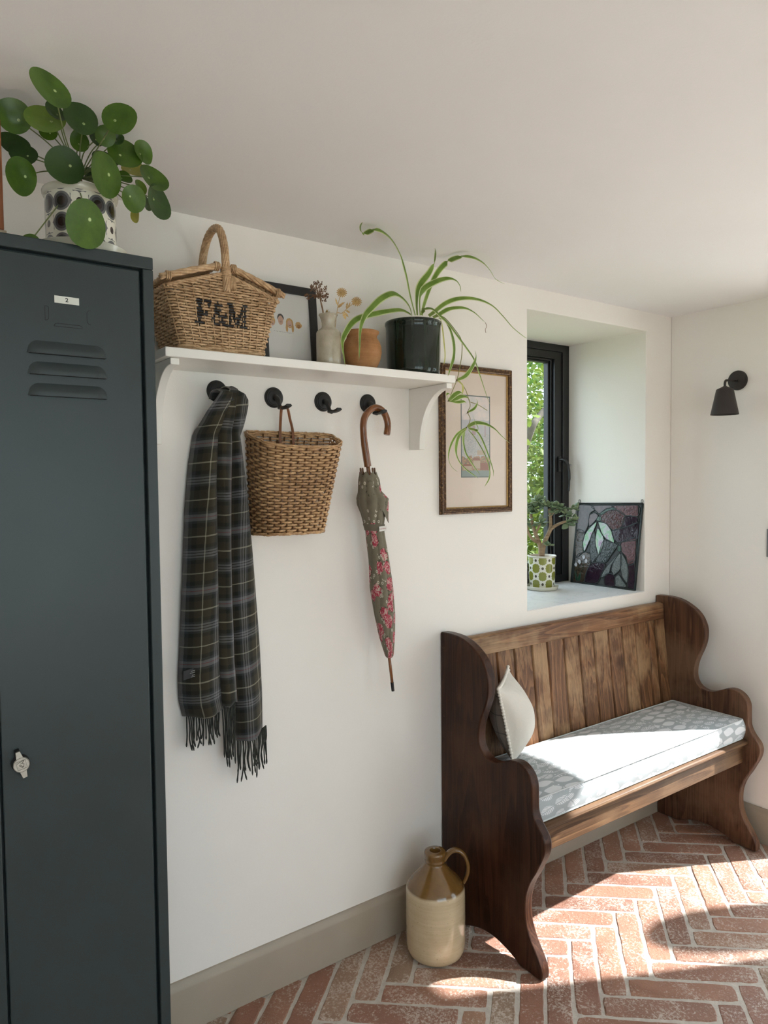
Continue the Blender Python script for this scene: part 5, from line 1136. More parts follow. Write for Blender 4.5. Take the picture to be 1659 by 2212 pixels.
dw = MB(); wash(dw, [(0.36,0.20),(0.68,0.20),(0.60,0.235),(0.44,0.235)]); wash(dw, [(0.02,0.13),(0.38,0.13),(0.30,0.155),(0.08,0.155)]); wash(dw, [(0.66,0.08),(0.96,0.08),(0.96,0.17),(0.66,0.17)]); dw.build('painted_roof', ink('russet_wash', (0.26,0.12,0.085)), parent=PA)

# ================================================================== metal locker
LK = thing('metal_locker', 'tall slate grey steel locker with louvred door beside the shelf', 'locker', (0.3265, -0.26, 0.0))
def locker_paint():
    t = NT('slate_locker_paint'); c = t.coord(); n = t.noise(c, 6, 4, 0.6); f = t.noise(c, 260, 2)
    t.set(color=t.mix(n, (0.027,0.038,0.039), (0.033,0.046,0.047)), rough=t.ramp(n, [(0.3,0.30),(0.7,0.38)]), spec=0.34, normal=t.bump(t.math('ADD', n, t.math('MULTIPLY', f, 0.05)), 0.12, 0.004)); return t.m
M_LOCK = locker_paint()
lx0, lx1, lz1, ly = 0.158, 0.4955, 2.0585, -0.500
bd = MB(); bd.box(lx0, lx1, ly+0.020, -0.0205, 0.06, lz1-0.0004)
bd.build('body', M_LOCK, parent=LK, bevel=0.002)
MB().box(lx0+0.02, lx1-0.02, ly+0.04, -0.05, 0.0015, 0.0595).build('plinth', plain('plinth_black', (0.015,0.017,0.018), 0.6), parent=LK)
for nm, q in (('stile', (lx0, 0.1835, 0.06, lz1-0.0255)), ('stile', (0.4735, lx1, 0.06, lz1-0.0255)), ('head_rail', (lx0, lx1, lz1-0.0250, lz1)), ('foot_rail', (0.1840, 0.4730, 0.06, 0.085))):
    MB().box(q[0], q[1], ly, ly+0.0195, q[2], q[3]).build(nm, M_LOCK, parent=LK, bevel=0.0022)
dx0, dx1, dz0, dz1, dy = 0.1880, 0.4668, 0.091, 2.0270, -0.4990
door = MB().box(dx0, dx1, dy, dy+0.014, dz0, dz1).build('door', M_LOCK, parent=LK, bevel=0.002)
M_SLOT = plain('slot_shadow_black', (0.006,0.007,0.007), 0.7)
for zb in (1.8425, 1.8030, 1.7625):
    lv = MB(); NX, NZ_ = 40, 10; P = []; xa, xb = 0.2525, 0.3985
    for k in range(NZ_+1):
        row = []; f = k/NZ_
        for i in range(NX+1):
            u = i/NX; end = min(u, 1-u)*(xb-xa); rnd = min(1.0, (end/0.020))
            hh = 0.0245*(1-(1-rnd)**2)**0.5 if rnd < 1 else 0.0245
            z = zb+hh*(1-f); d = 0.0085*(sin(pi*0.5*min(1, f*1.35)))**1.2*min(1, (rnd)**0.7)
            row.append((lerp(xa, xb, u), dy-0.0001-d, z))
        P.append(row)
    lv.grid(P); lvo = lv.build('louvre', M_LOCK, parent=door, smooth=True)
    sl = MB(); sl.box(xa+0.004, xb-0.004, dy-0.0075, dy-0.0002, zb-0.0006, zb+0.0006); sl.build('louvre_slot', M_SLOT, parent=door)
def stamp(pts, closed=False): MB().tube(pts, 0.00045, 5, closed=closed).build('card_slot', M_SLOT, parent=door)
def capsule(x0, x1, z0, z1, half):
    y = dy-0.0002; r = 0.006; P = []
    if half == 'v_r': P = [(x0,y,z1),(x0,y,z0)]+[(x1-r+r*sin(a), y, z0+r-r*cos(a)) for a in [pi*0.5*i/5 for i in range(6)]]+[(x1-r+r*cos(a), y, z1-r*0.4+r*0.4*sin(a)) for a in [pi*0.5*i/4 for i in range(5)]]
    elif half == 'v_l': P = [(x1,y,z1)]+[(x0+r-r*sin(a), y, z1-r+r*cos(a)) for a in [pi*0.5*i/5 for i in range(6)]]+[(x0+r-r*cos(a), y, z0+r-r*sin(a)) for a in [pi*0.5*i/5 for i in range(6)]]+[(x1,y,z0)]
    else: P = [(x1,y,z0),(x0,y,z0)]+[(x0+r-r*cos(a), y, z0+(z1-z0)*sin(a)) for a in [pi*0.5*i/5 for i in range(6)]]+[(x1-0.004,y,z1),(x1,y,z1-0.003)]
    stamp(P)
capsule(0.2868,0.2932,1.9069,1.9342,'v_r'); capsule(0.3628,0.3695,1.9072,1.9343,'v_l'); capsule(0.3022,0.3535,1.8975,1.9031,'h')
MB().box(0.3040, 0.3487, dy-0.0006, dy-0.00005, 1.9420, 1.9557).build('number_label', plain('white_vinyl', (0.62,0.64,0.58), 0.5), parent=door, label='white label with black number 2')
tv, tf, tme = text_mesh('2', 0.0105, 0.00035); n2 = MB(); n2.add([(0.3263+v.x*1.05, dy-0.0008, 1.9488+v.y) for v in tv], tf); n2.build('label_number', plain('black_print', (0.01,0.01,0.01), 0.5), parent=door); bpy.data.meshes.remove(tme)
# turn latch
M_STEEL = plain('cast_nickel', (0.50,0.475,0.42), 0.36, metal=0.75, var=0.12, vscale=200, bump=0.12, bscale=300)
lc = Vector((0.2185, dy, 1.067)); th = radians(13)
def lpt(a, b_, y): return (lc.x+a*cos(th)+b_*sin(th)*1.0, y, lc.z-a*sin(th)*-1+b_*cos(th))
def lpt(a, b_, y): return (lc.x+a*cos(th)+b_*sin(-th), y, lc.z+a*sin(th)+b_*cos(th))
out_ = []
for i in range(60):
    a = 2*pi*i/60; ca, sa = cos(a), sin(a); r = 0.0145
    if abs(ca) < 0.40: 
        # ears: straight tapered
        w = 0.0058; e = 0.0265; out_.append((ca/0.40*w*(0.82 if False else 0.85), e*(1 if sa > 0 else -1)))
    else: out_.append((r*ca, r*sa))
pl = MB(); n = len(out_); yb_, yf = dy-0.0003, dy-0.017
pl.add([lpt(a*1.10, b_*1.04, yb_) for a, b_ in out_]+[lpt(a*1.06, b_*1.02, yf+0.003) for a, b_ in out_], [(i, n+i, n+(i+1)%n, (i+1)%n) for i in range(n)]); 
pl.build('latch_base', plain('latch_shadow_metal', (0.02,0.02,0.02), 0.5), parent=LK)
pf = MB(); pf.add([lpt(a, b_, yf+0.003) for a, b_ in out_]+[lpt(a*0.97, b_*0.98, yf) for a, b_ in out_], [(i, n+i, n+(i+1)%n, (i+1)%n) for i in range(n)]+[tuple(range(n,2*n))]); lat = pf.build('latch', M_STEEL, parent=LK, smooth=True, angle=40, label='silver turn latch')
em = MB(); s_ = 0.0082
em.tube([lpt(a, b_, yf-0.0002) for a, b_ in ((-s_,-s_),(s_,-s_),(s_,s_),(-s_,s_))], 0.00045, 4, closed=True)
em.tube([lpt(a, b_, yf-0.0002) for a, b_ in ((-0.0065,0.0045),(-0.002,0.0062),(0.004,0.0068),(0.0065,0.0072),(0.002,0.0028))], 0.0005, 4)
em.tube([lpt(a, b_, yf-0.0002) for a, b_ in ((-0.0045,0.001),(0.0005,-0.0058),(0.0022,-0.0048),(-0.0030,0.0018),(0.0,0.0032),(0.0045,0.001),(0.0026,-0.0052))], 0.0005, 4)
em.tube([lpt(0.0135*cos(a), 0.0135*sin(a), yf-0.0001) for a in [2*pi*i/40 for i in range(40)]], 0.0004, 4, closed=True)
em.build('latch_emblem', plain('engraved_line', (0.14,0.13,0.11), 0.5, metal=0.5), parent=lat)

# ------------------------------------------------------------------ brown block at the locker's edge
WBK = thing('wooden_block', 'reddish brown wooden block at the left end of the locker top', 'block', (0.20, -0.41, lz1))
MB().box(0.163, 0.2290, -0.452, -0.372, lz1+0.018, 2.285).build('block', wood('russet_wood', (0.11,0.035,0.015), (0.33,0.13,0.055), 'Z', 8, 0.6, rnd=False), parent=WBK, bevel=0.003)
MB().box(0.161, 0.2325, -0.456, -0.368, lz1+0.0008, lz1+0.018).build('foot', plain('pale_foot', (0.34,0.27,0.19), 0.7, var=0.1), parent=WBK, bevel=0.002)

# ------------------------------------------------------------------ patterned pot with pilea
def flower_pot(name, nu, cell, base, ringc, dark, z0, petal=(0.70,0.67,0.57), sparse=False):
    t = NT(name); uv = t.coord('UV'); u, v, _ = t.sep(uv)
    x = t.math('MULTIPLY', u, nu); y = t.math('DIVIDE', t.math('SUBTRACT', v, z0), cell)
    ix = t.math('FLOOR', x); iy = t.math('FLOOR', y); par = t.math('GREATER_THAN', t.math('FRACT', t.math('MULTIPLY', t.math('ADD', ix, iy), 0.5)), 0.25)
    fx = t.math('SUBTRACT', t.math('FRACT', x), 0.5); fy_ = t.math('SUBTRACT', t.math('FRACT', y), 0.5)
    ax, ay = t.math('ABSOLUTE', fx), t.math('ABSOLUTE', fy_)
    def dist(cx, cy, a=ax, b_=ay): 
        p = t.math('SUBTRACT', a, cx); q = t.math('SUBTRACT', b_, cy); return t.math('SQRT', t.math('ADD', t.math('MULTIPLY', p, p), t.math('MULTIPLY', q, q)))
    pet = t.math('LESS_THAN', dist(0.205, 0.205), 0.265); cen = t.math('LESS_THAN', dist(0, 0), 0.175)
    ov = t.math('SQRT', t.math('ADD', t.math('MULTIPLY', ax, ax), t.math('MULTIPLY', t.math('MULTIPLY', ay, 1.12), t.math('MULTIPLY', ay, 1.12))))
    ovc = base
    for r_, c_ in ringc: ovc = t.mix(t.math('LESS_THAN', ov, r_), ovc, c_)
    if sparse:
        isf = t.math('LESS_THAN', t.math('FRACT', t.math('ADD', t.math('DIVIDE', t.math('ADD', ix, t.math('MULTIPLY', iy, 2.0)), 4.0), 0.01)), 0.26)
        near = t.math('MINIMUM', dist(1.0, 0.0), dist(0.0, 1.0)); bg = t.mix(t.math('LESS_THAN', near, 0.63), base, ringc[0][1]); fl = t.mix(cen, t.mix(pet, bg, petal), dark); col = t.mix(isf, ovc, fl)
    else:
        r0, c0 = ringc[0]; bg = base
        near = t.math('MINIMUM', dist(1.0, 0.0), dist(0.0, 1.0)); bg = t.mix(t.math('LESS_THAN', near, r0), base, c0)
        fl = t.mix(cen, t.mix(pet, bg, petal), dark); col = t.mix(par, ovc, fl)
    t.set(color=col, rough=0.25, coat=0.4, coat_rough=0.1); return t.m
LPC = (0.390, -0.360, lz1)
SA = thing('pot_saucer', 'cream enamel saucer under the patterned pot on the locker', 'saucer', LPC)
M_ENAM = plain('cream_enamel', (0.62,0.60,0.50), 0.25, coat=0.4)
MB().lathe([(0,0.0012),(0.078,0.0012),(0.083,0.004),(0.088,0.024),(0.0905,0.029),(0.0918,0.0315),(0.0905,0.0325),(0.0880,0.030),(0.083,0.0075),(0,0.0055)], LPC, 56).build('dish', M_ENAM, parent=SA, smooth=True, angle=50)
PP = thing('patterned_plant_pot', 'cream pot printed with grey ovals and flowers on the locker', 'pot', (0.390, -0.360, lz1+0.006))
MB().lathe([(0,0.0065),(0.0685,0.0065),(0.0700,0.010),(0.0702,0.10),(0.0705,0.1365)], LPC, 64).build('body', flower_pot('grey_flower_print', 12, 0.0415, (0.66,0.64,0.54), [(0.52,(0.13,0.13,0.135)),(0.40,(0.045,0.046,0.05)),(0.25,(0.020,0.012,0.010))], (0.03,0.014,0.012), 0.008, sparse=True), parent=PP, smooth=True)
rimp = MB(); rimp.lathe([(0.0704,0.1360),(0.0735,0.1385),(0.0755,0.1430),(0.0758,0.1475),(0.0748,0.1500),(0.0725,0.1495),(0.0700,0.146),(0.0685,0.138),(0.0685,0.02),(0,0.02)], LPC, 64); rimp.build('rim', M_ENAM, parent=PP, smooth=True, angle=50)
MB().lathe([(0,0.132),(0.04,0.1325),(0.0683,0.130)], LPC, 32).build('soil', M_SOIL, parent=PP)
PI_ = thing('pilea_plant', 'pilea with round green leaves in the patterned pot on the locker', 'plant', (0.390, -0.360, lz1+0.132))
def pilea_mat(name, c0, c1):
    t = NT(name); uv = t.coord('UV'); x, y, _ = t.sep(uv); n = t.noise(t.coord(), 22, 4, 0.6)
    col = t.ramp(n, [(0.3, c0), (0.7, c1)])
    dx_, dy_ = t.math('SUBTRACT', x, 0.5), t.math('SUBTRACT', y, 0.36); r = t.math('SQRT', t.math('ADD', t.math('MULTIPLY', dx_, dx_), t.math('MULTIPLY', dy_, dy_)))
    ang = t.math('ARCTAN2', dx_, dy_); vein = t.ramp(t.math('ABSOLUTE', t.math('SINE', t.math('MULTIPLY', ang, 3.5))), [(0.0,1.0),(0.10,0.0)]); col = t.mix(t.math('MULTIPLY', vein, 0.14), col, tuple(q*0.5 for q in c0))
    col = t.mix(t.ramp(r, [(0.028,1.0),(0.045,0.0)]), col, (0.50,0.62,0.28))
    t.set(color=col, rough=0.32, spec=0.45, normal=t.bump(n, 0.15, 0.003))
    tr_ = t.n.new('ShaderNodeBsdfTranslucent'); t.l.new(col, tr_.inputs[0]); mx = t.n.new('ShaderNodeMixShader'); mx.inputs[0].default_value = 0.22
    t.l.new(t.b.outputs[0], mx.inputs[1]); t.l.new(tr_.outputs[0], mx.inputs[2]); t.l.new(mx.outputs[0], t.out.inputs[0]); return t.m
PM = [pilea_mat('pilea_green', (0.042,0.098,0.009), (0.085,0.165,0.016)), pilea_mat('pilea_dark', (0.024,0.060,0.011), (0.044,0.092,0.019)), pilea_mat('pilea_lime', (0.13,0.22,0.03), (0.20,0.30,0.05)), pilea_mat('pilea_yellow', (0.36,0.35,0.06), (0.46,0.44,0.11))]
M_PET = plain('pilea_petiole', (0.17,0.21,0.075), 0.5)
rl = random.Random(17); CR_ = Vector((0.390, -0.360, lz1+0.185))
MB().tube([(0.390,-0.360,lz1+0.128),(0.392,-0.358,lz1+0.165),CR_], [0.0055,0.005,0.004], 8).build('stem', plain('pilea_stem', (0.12,0.07,0.03), 0.8), parent=PI_, smooth=True)
for (cx, cy, cz, nx, ny, nz, mx_, my_, mz_, R, c) in PILEA:
    C_ = Vector((cx, cy, cz)); N_ = Vector((nx, ny, nz)).normalized(); U_ = Vector((mx_, my_, mz_)).normalized(); V_ = N_.cross(U_)
    # blade points roughly away from the crown
    away = C_-CR_; away = away-N_*away.dot(N_); away = away.normalized() if away.length > 1e-4 else V_
    sidev = N_.cross(away); mb = MB(); vs_ = []; uvs = []; NA, NR = 26, 4
    vs_.append(C_-N_*0.003); uvs.append((0.5, 0.5))
    cup = rl.uniform(-0.002, 0.004)
    for k in range(1, NR+1):
        for i in range(NA):
            a = 2*pi*i/NA; rr = R*k/NR*(1+0.06*max(0, cos(a))**6*(k/NR)); d = -cup*(1-(k/NR)**2) - 0.004*(1-k/NR) + 0.0022*sin(2*a+cx*50)*(k/NR)**2
            p = C_+away*rr*cos(a)+sidev*rr*sin(a)+N_*d; vs_.append(p); uvs.append((0.5+0.5*k/NR*sin(a), 0.5+0.5*k/NR*cos(a)))
    fs_ = [(0, 1+i, 1+(i+1)%NA) for i in range(NA)]+[(1+k*NA+i, 1+(k+1)*NA+i, 1+(k+1)*NA+(i+1)%NA, 1+k*NA+(i+1)%NA) for k in range(NR-1) for i in range(NA)]
    mb.add(vs_, fs_, uvs); lf = mb.build('leaf', PM[c], parent=PI_, smooth=True)
    at_ = C_-away*R*0.28-N_*0.0045
    mid = (CR_+at_)/2 + Vector((0,0,0.012)) - N_*0.012
    MB().tube(catmull([CR_, mid, at_], 6), 0.0013, 5).build('petiole', M_PET, parent=lf, smooth=True)
SGLASS = {'grey_mauve': [[(0.3838, 1.4546), (0.3034, 1.4524), (0.2846, 1.4342), (0.3114, 1.4147), (0.3185, 1.3603), (0.3371, 1.3259), (0.3851, 1.3403)]], 'mauve': [[(0.2959, 1.4547), (0.1873, 1.4593), (0.1771, 1.4507), (0.213, 1.4416), (0.2512, 1.4208), (0.272, 1.4346)], [(0.306, 1.4107), (0.2837, 1.4198), (0.2631, 1.4101), (0.2695, 1.3914), (0.308, 1.3566), (0.3122, 1.3855)]], 'pink': [[(0.1703, 1.4577), (0.0429, 1.4627), (0.0403, 1.4159), (0.1045, 1.4184), (0.1453, 1.4363), (0.165, 1.4478)], [(0.1157, 1.2839), (0.0411, 1.3064), (0.0422, 1.2026), (0.0755, 1.1879), (0.0866, 1.2205), (0.1136, 1.2462)]], 'dark_red': [[(0.2431, 1.4088), (0.1979, 1.4327), (0.15, 1.4353), (0.1104, 1.4166), (0.1141, 1.3815), (0.1359, 1.3526), (0.1713, 1.346), (0.2031, 1.3716), (0.2392, 1.3843)]], 'plum': [[(0.1017, 1.4106), (0.0398, 1.4073), (0.0398, 1.3827), (0.1091, 1.3586), (0.1143, 1.3695)], [(0.1684, 1.3381), (0.1078, 1.3531), (0.0325, 1.3791), (0.0333, 1.3127), (0.0862, 1.2965), (0.1324, 1.2888), (0.1526, 1.2955)], [(0.2965, 1.157), (0.2621, 1.1741), (0.2074, 1.1721), (0.229, 1.119), (0.2517, 1.0805), (0.3176, 1.0799)], [(0.0742, 1.1801), (0.0417, 1.1948), (0.0376, 1.0779), (0.0705, 1.0792), (0.0694, 1.1432)], [(0.1904, 1.129), (0.1526, 1.1248), (0.1452, 1.0782), (0.196, 1.0745), (0.2029, 1.1095)]], 'opal': [[(0.2685, 1.3741), (0.2881, 1.3202), (0.3075, 1.2775), (0.3325, 1.2299), (0.3451, 1.2583), (0.3349, 1.3051), (0.3063, 1.3442)], [(0.2578, 1.3445), (0.2382, 1.3229), (0.2203, 1.2954), (0.2266, 1.25), (0.2447, 1.2192), (0.2603, 1.2476), (0.2676, 1.2883)], [(0.2526, 1.3748), (0.2088, 1.3685), (0.1778, 1.3343), (0.1617, 1.2861), (0.1999, 1.2966), (0.2298, 1.3234)]], 'amber': [[(0.3885, 1.3266), (0.3378, 1.3208), (0.3461, 1.2666), (0.3387, 1.2294), (0.3809, 1.1975), (0.3896, 1.2553)], [(0.3815, 1.1902), (0.3258, 1.2199), (0.297, 1.2097), (0.2978, 1.1618), (0.3198, 1.1181), (0.328, 1.0804), (0.3882, 1.0697)]], 'teal': [[(0.2166, 1.2895), (0.1611, 1.2769), (0.1417, 1.2702), (0.1762, 1.2213), (0.2034, 1.1875), (0.2552, 1.1863), (0.2434, 1.2152)], [(0.2978, 1.2864), (0.2784, 1.3269), (0.2662, 1.2637), (0.2519, 1.2153), (0.2826, 1.1806), (0.2935, 1.212)]], 'seedy_white': [[(0.1301, 1.2322), (0.1689, 1.1937), (0.2052, 1.1499), (0.2227, 1.1123), (0.181, 1.1352), (0.1697, 1.1735)], [(0.1244, 1.2302), (0.1118, 1.1986), (0.1204, 1.1588), (0.1511, 1.1318), (0.1657, 1.1537), (0.1501, 1.1993)], [(0.114, 1.2295), (0.0862, 1.1969), (0.0744, 1.1505), (0.0787, 1.1027), (0.1037, 1.1278), (0.1159, 1.1783)], [(0.1416, 1.1159), (0.1235, 1.1298), (0.1035, 1.108), (0.0798, 1.0809), (0.1395, 1.0788)]], 'green': [[(0.136, 1.2685), (0.1195, 1.2697), (0.1168, 1.246), (0.1345, 1.2426)], [(0.2486, 1.4189), (0.2131, 1.4444), (0.17, 1.4509), (0.1551, 1.442), (0.1981, 1.4367), (0.2359, 1.4131)], [(0.2601, 1.402), (0.2429, 1.4047), (0.2417, 1.3842), (0.2667, 1.3853)], [(0.3874, 1.1283), (0.3709, 1.1003), (0.3617, 1.078), (0.375, 1.0787)], [(0.3485, 1.1194), (0.3513, 1.0792), (0.3619, 1.0801), (0.3594, 1.1015)]], 'white_drop': [[(0.343, 1.2039), (0.3303, 1.2099), (0.3235, 1.1992), (0.3317, 1.1881), (0.3408, 1.1936)], [(0.3679, 1.1829), (0.356, 1.186), (0.3479, 1.172), (0.3561, 1.1608), (0.3687, 1.1702)], [(0.3902, 1.1577), (0.3804, 1.1704), (0.3719, 1.1614), (0.3738, 1.1486), (0.3854, 1.1475)], [(0.3262, 1.1823), (0.318, 1.1934), (0.3091, 1.1816), (0.3126, 1.1709), (0.324, 1.172)]]}

# ================================================================== deep window: sill, black casement, things on the sill
def marble():
    t = NT('white_marble_sill'); c = t.coord(); n = t.noise(c, 5, 6, 0.6, 1.2); v = t.ramp(t.math('ABSOLUTE', t.math('SUBTRACT', n, 0.5)), [(0.0,(0.68,0.69,0.70)),(0.02,(0.78,0.79,0.80)),(0.2,(0.82,0.83,0.84))])
    t.set(color=v, rough=0.3, spec=0.4); return t.m
st(MB().box(REC[0]+0.0005, REC[1]-0.0005, 0.0006, 0.4465, 1.0628, 1.066).build('trim_2', marble(), bevel=0.001, seg=1))
WN = empty('window_1', (2.533, 0.47, 1.066)); WN['kind'] = 'structure'
M_ALU = plain('black_aluminium', (0.010,0.010,0.011), 0.38, spec=0.5)
def ring_frame(name, x0, x1, z0, z1, wx, wt, wb, ya, yb_, mat=M_ALU):
    mb = MB(); o = [(x0,z0),(x1,z0),(x1,z1),(x0,z1)]; i_ = [(x0+wx,z0+wb),(x1-wx,z0+wb),(x1-wx,z1-wt),(x0+wx,z1-wt)]
    vs_ = [(x,ya,z) for x,z in o+i_]+[(x,yb_,z) for x,z in o+i_]
    fs_ = []
    for k in range(4):
        j = (k+1)%4; fs_ += [(k,j,4+j,4+k),(8+k,12+k,12+j,8+j),(k,8+k,8+j,j),(4+k,4+j,12+j,12+k)]
    mb.add(vs_, fs_); return mb.build(name, mat, parent=WN, bevel=0.0015, seg=1)
X0, X1, Z0, Z1 = REC[0]+0.0005, REC[1]-0.0005, 1.0665, REC[3]-0.0005
ring_frame('frame', X0, X1, Z0, Z1, 0.047, 0.034, 0.036, 0.447, 0.535)
ring_frame('sash', X0+0.0475, X1-0.0475, Z0+0.0365, Z1-0.0345, 0.052, 0.036, 0.05, 0.4545, 0.525)
ring_frame('glazing_bead', X0+0.1, X1-0.1, Z0+0.087, Z1-0.071, 0.011, 0.009, 0.01, 0.470, 0.515)
ring_frame('bead_step', X0+0.0115+0.1, X1-0.1-0.0115, Z0+0.0975, Z1-0.0805, 0.011, 0.008, 0.01, 0.480, 0.510)
def clear_glass():
    t = NT('clear_glass'); g_ = t.n.new('ShaderNodeBsdfGlossy'); g_.inputs['Roughness'].default_value = 0.0; tr_ = t.n.new('ShaderNodeBsdfTransparent'); tr_.inputs[0].default_value = (0.95,0.97,0.96,1)
    lw = t.n.new('ShaderNodeLayerWeight'); lw.inputs[0].default_value = 0.5; fr_ = t.math('ADD', 0.03, t.math('MULTIPLY', t.math('POWER', lw.outputs['Facing'], 5.0), 0.9)); mx = t.n.new('ShaderNodeMixShader'); t.l.new(fr_, mx.inputs[0]); t.l.new(tr_.outputs[0], mx.inputs[1]); t.l.new(g_.outputs[0], mx.inputs[2]); t.l.new(mx.outputs[0], t.out.inputs[0]); return t.m
M_GLASS = clear_glass()
MB().box(X0+0.118, X1-0.118, 0.494, 0.498, Z0+0.105, Z1-0.086).build('glass_pane', M_GLASS, parent=WN)
hb = MB(); hb.box(2.846, 2.866, 0.4445, 0.4546, 1.625, 1.705); hb.build('handle_plate', M_ALU, parent=WN, bevel=0.003)
hv = MB(); hv.tube(catmull([(2.856,0.446,1.690),(2.858,0.425,1.688),(2.864,0.413,1.678),(2.872,0.407,1.655),(2.876,0.404,1.62),(2.876,0.404,1.57),(2.874,0.406,1.528)], 5), [0.0085]*8+[0.0105]*6+[0.0085]*10+[0.0055]*7, 10, flat=0.75); hv.build('handle_lever', M_ALU, parent=WN, smooth=True)
hk = MB(); hk.lathe([(0,0.0),(0.006,0.0),(0.006,0.012),(0.004,0.014),(0,0.014)], (2.888,0.418,1.660), 14, M=Matrix.Rotation(radians(90),4,'X')); hk.build('key_barrel', plain('steel_grey', (0.3,0.3,0.3), 0.35, metal=0.8), parent=WN, smooth=True, angle=40)

# ------------------------------------------------------------------ jade plant
GC = (2.603, 0.340, 1.066)
s2 = thing('pot_saucer', 'cream enamel saucer on the window sill', 'saucer', GC)
MB().lathe([(0,0.0012),(0.070,0.0012),(0.074,0.004),(0.0765,0.014),(0.0785,0.0175),(0.0775,0.0190),(0.0750,0.017),(0.071,0.0065),(0,0.005)], GC, 48).build('dish', M_ENAM, parent=s2, smooth=True, angle=50)
p2 = thing('flower_print_pot', 'green and cream flower printed pot on the window sill', 'pot', (GC[0], GC[1], 1.072))
MB().lathe([(0,0.0062),(0.0585,0.0062),(0.0603,0.009),(0.0622,0.08),(0.0635,0.155)], GC, 60).build('body', flower_pot('green_flower_print', 12, 0.0375, (0.72,0.70,0.58), [(0.64,(0.215,0.225,0.032))], (0.055,0.045,0.025), 0.012, petal=(0.72,0.70,0.60)), parent=p2, smooth=True)
MB().lathe([(0.0634,0.1545),(0.0665,0.1565),(0.0682,0.1595),(0.0678,0.1625),(0.0655,0.1635),(0.0628,0.161),(0.0615,0.15),(0.060,0.02),(0,0.02)], GC, 60).build('rim', M_ENAM, parent=p2, smooth=True, angle=50)
MB().lathe([(0,0.1500),(0.03,0.1490),(0.0613,0.1475)], GC, 28).build('soil', plain('red_grit', (0.24,0.075,0.045), 0.9, var=0.3, vscale=200, bump=0.6, bscale=200), parent=p2)
jd_ = thing('jade_plant', 'jade plant with thick stems in the green printed pot', 'plant', (GC[0], GC[1], 1.215))
sv, nv = Vector((0.668,-0.744,0)), Vector((0.744,0.668,0)); gb = Vector((GC[0], GC[1], 0))
def J(s, z, d=0.0): return gb+sv*s+nv*d+Vector((0,0,z))
M_BARK = NT('jade_bark'); _c = M_BARK.coord(); _n = M_BARK.noise(M_BARK.mapping(_c, scale=(8,8,60)), 2, 4, 0.6); M_BARK.set(color=M_BARK.ramp(_n, [(0.3,(0.20,0.135,0.075)),(0.7,(0.42,0.31,0.20))]), rough=0.8, normal=M_BARK.bump(_n, 0.6, 0.004)); M_BARK = M_BARK.m
brs = [([(-0.003,1.205,0),(-0.004,1.245,0),(-0.012,1.285,0.002),(-0.030,1.330,0.006),(-0.046,1.385,0.012),(-0.052,1.430,0.014)], 0.0135, 0.0065),
       ([(0.000,1.225,0),(0.006,1.268,-0.003),(0.018,1.305,-0.006),(0.038,1.352,-0.008),(0.040,1.400,-0.010),(0.034,1.452,-0.010)], 0.0125, 0.0065),
       ([(0.034,1.345,-0.008),(0.055,1.366,-0.016),(0.085,1.383,-0.022),(0.118,1.394,-0.026)], 0.0085, 0.0055),
       ([(-0.014,1.288,0),(-0.040,1.303,-0.012),(-0.062,1.335,-0.020),(-0.070,1.370,-0.024)], 0.008, 0.005),
       ([(0.036,1.41,-0.010),(0.060,1.440,-0.014),(0.085,1.455,-0.020)], 0.006, 0.004), ([(-0.03,1.33,0.005),(-0.012,1.37,-0.014),(-0.004,1.40,-0.02)], 0.006, 0.004)]
for pts, r0, r1 in brs:
    P = catmull([J(*p) for p in pts], 6); n = len(P); MB().tube(P, [lerp(r0, r1, i/(n-1))*(1+0.10*(1 if i % 6 == 0 else 0)) for i in range(n)], 9).build('branch', M_BARK, parent=jd_, smooth=True)
def jade_leaf_mat():
    t = NT('jade_leaf'); r = t.rand(); c = t.coord(); n = t.noise(c, 60, 2)
    t.set(color=t.mix(n, t.ramp(r, [(0.0,(0.09,0.155,0.08)),(0.5,(0.16,0.245,0.13)),(1.0,(0.25,0.31,0.15))]), (0.13,0.17,0.09)), rough=0.4, spec=0.4, coat=0.15); return t.m
M_JL = jade_leaf_mat()
def jade_leaf_mesh(L_, w, th_):
    mb = MB(); P = []; n = 9
    for i in range(n+1):
        f = i/n; ww = w*(sin(pi*min(1, f**0.8))**0.75 if 0 < f < 1 else 0.02)+0.0004; tt = th_*(sin(pi*f)**0.5 if 0 < f < 1 else 0.1)+0.0003
        P.append([(ww*cos(a), L_*f, tt*sin(a)+0.12*L_*f*f) for a in [2*pi*k/8 for k in range(9)]])
    mb.grid(P); return mb.mesh('leaf', (0,0,0), [M_JL], True, None, True)
JM = [jade_leaf_mesh(0.040,0.0145,0.0036), jade_leaf_mesh(0.034,0.0130,0.0034), jade_leaf_mesh(0.026,0.0105,0.0030)]
rj = random.Random(31)
clusters = [(-0.018,1.485,0.0,12),(0.012,1.470,-0.02,8),(0.036,1.460,-0.010,10),(0.066,1.470,-0.02,9),(0.092,1.455,-0.024,10),(0.112,1.425,-0.028,10),(0.145,1.450,-0.03,6),(0.150,1.395,-0.034,9),(0.125,1.385,-0.026,6),(-0.002,1.385,-0.024,11),(-0.052,1.435,0.012,11),(-0.058,1.470,0.01,9),(-0.074,1.385,-0.026,9),(0.036,1.278,-0.030,7),(0.056,1.430,-0.016,7),(-0.034,1.455,0.0,9)]
borg = Vector((GC[0], GC[1], 1.215))
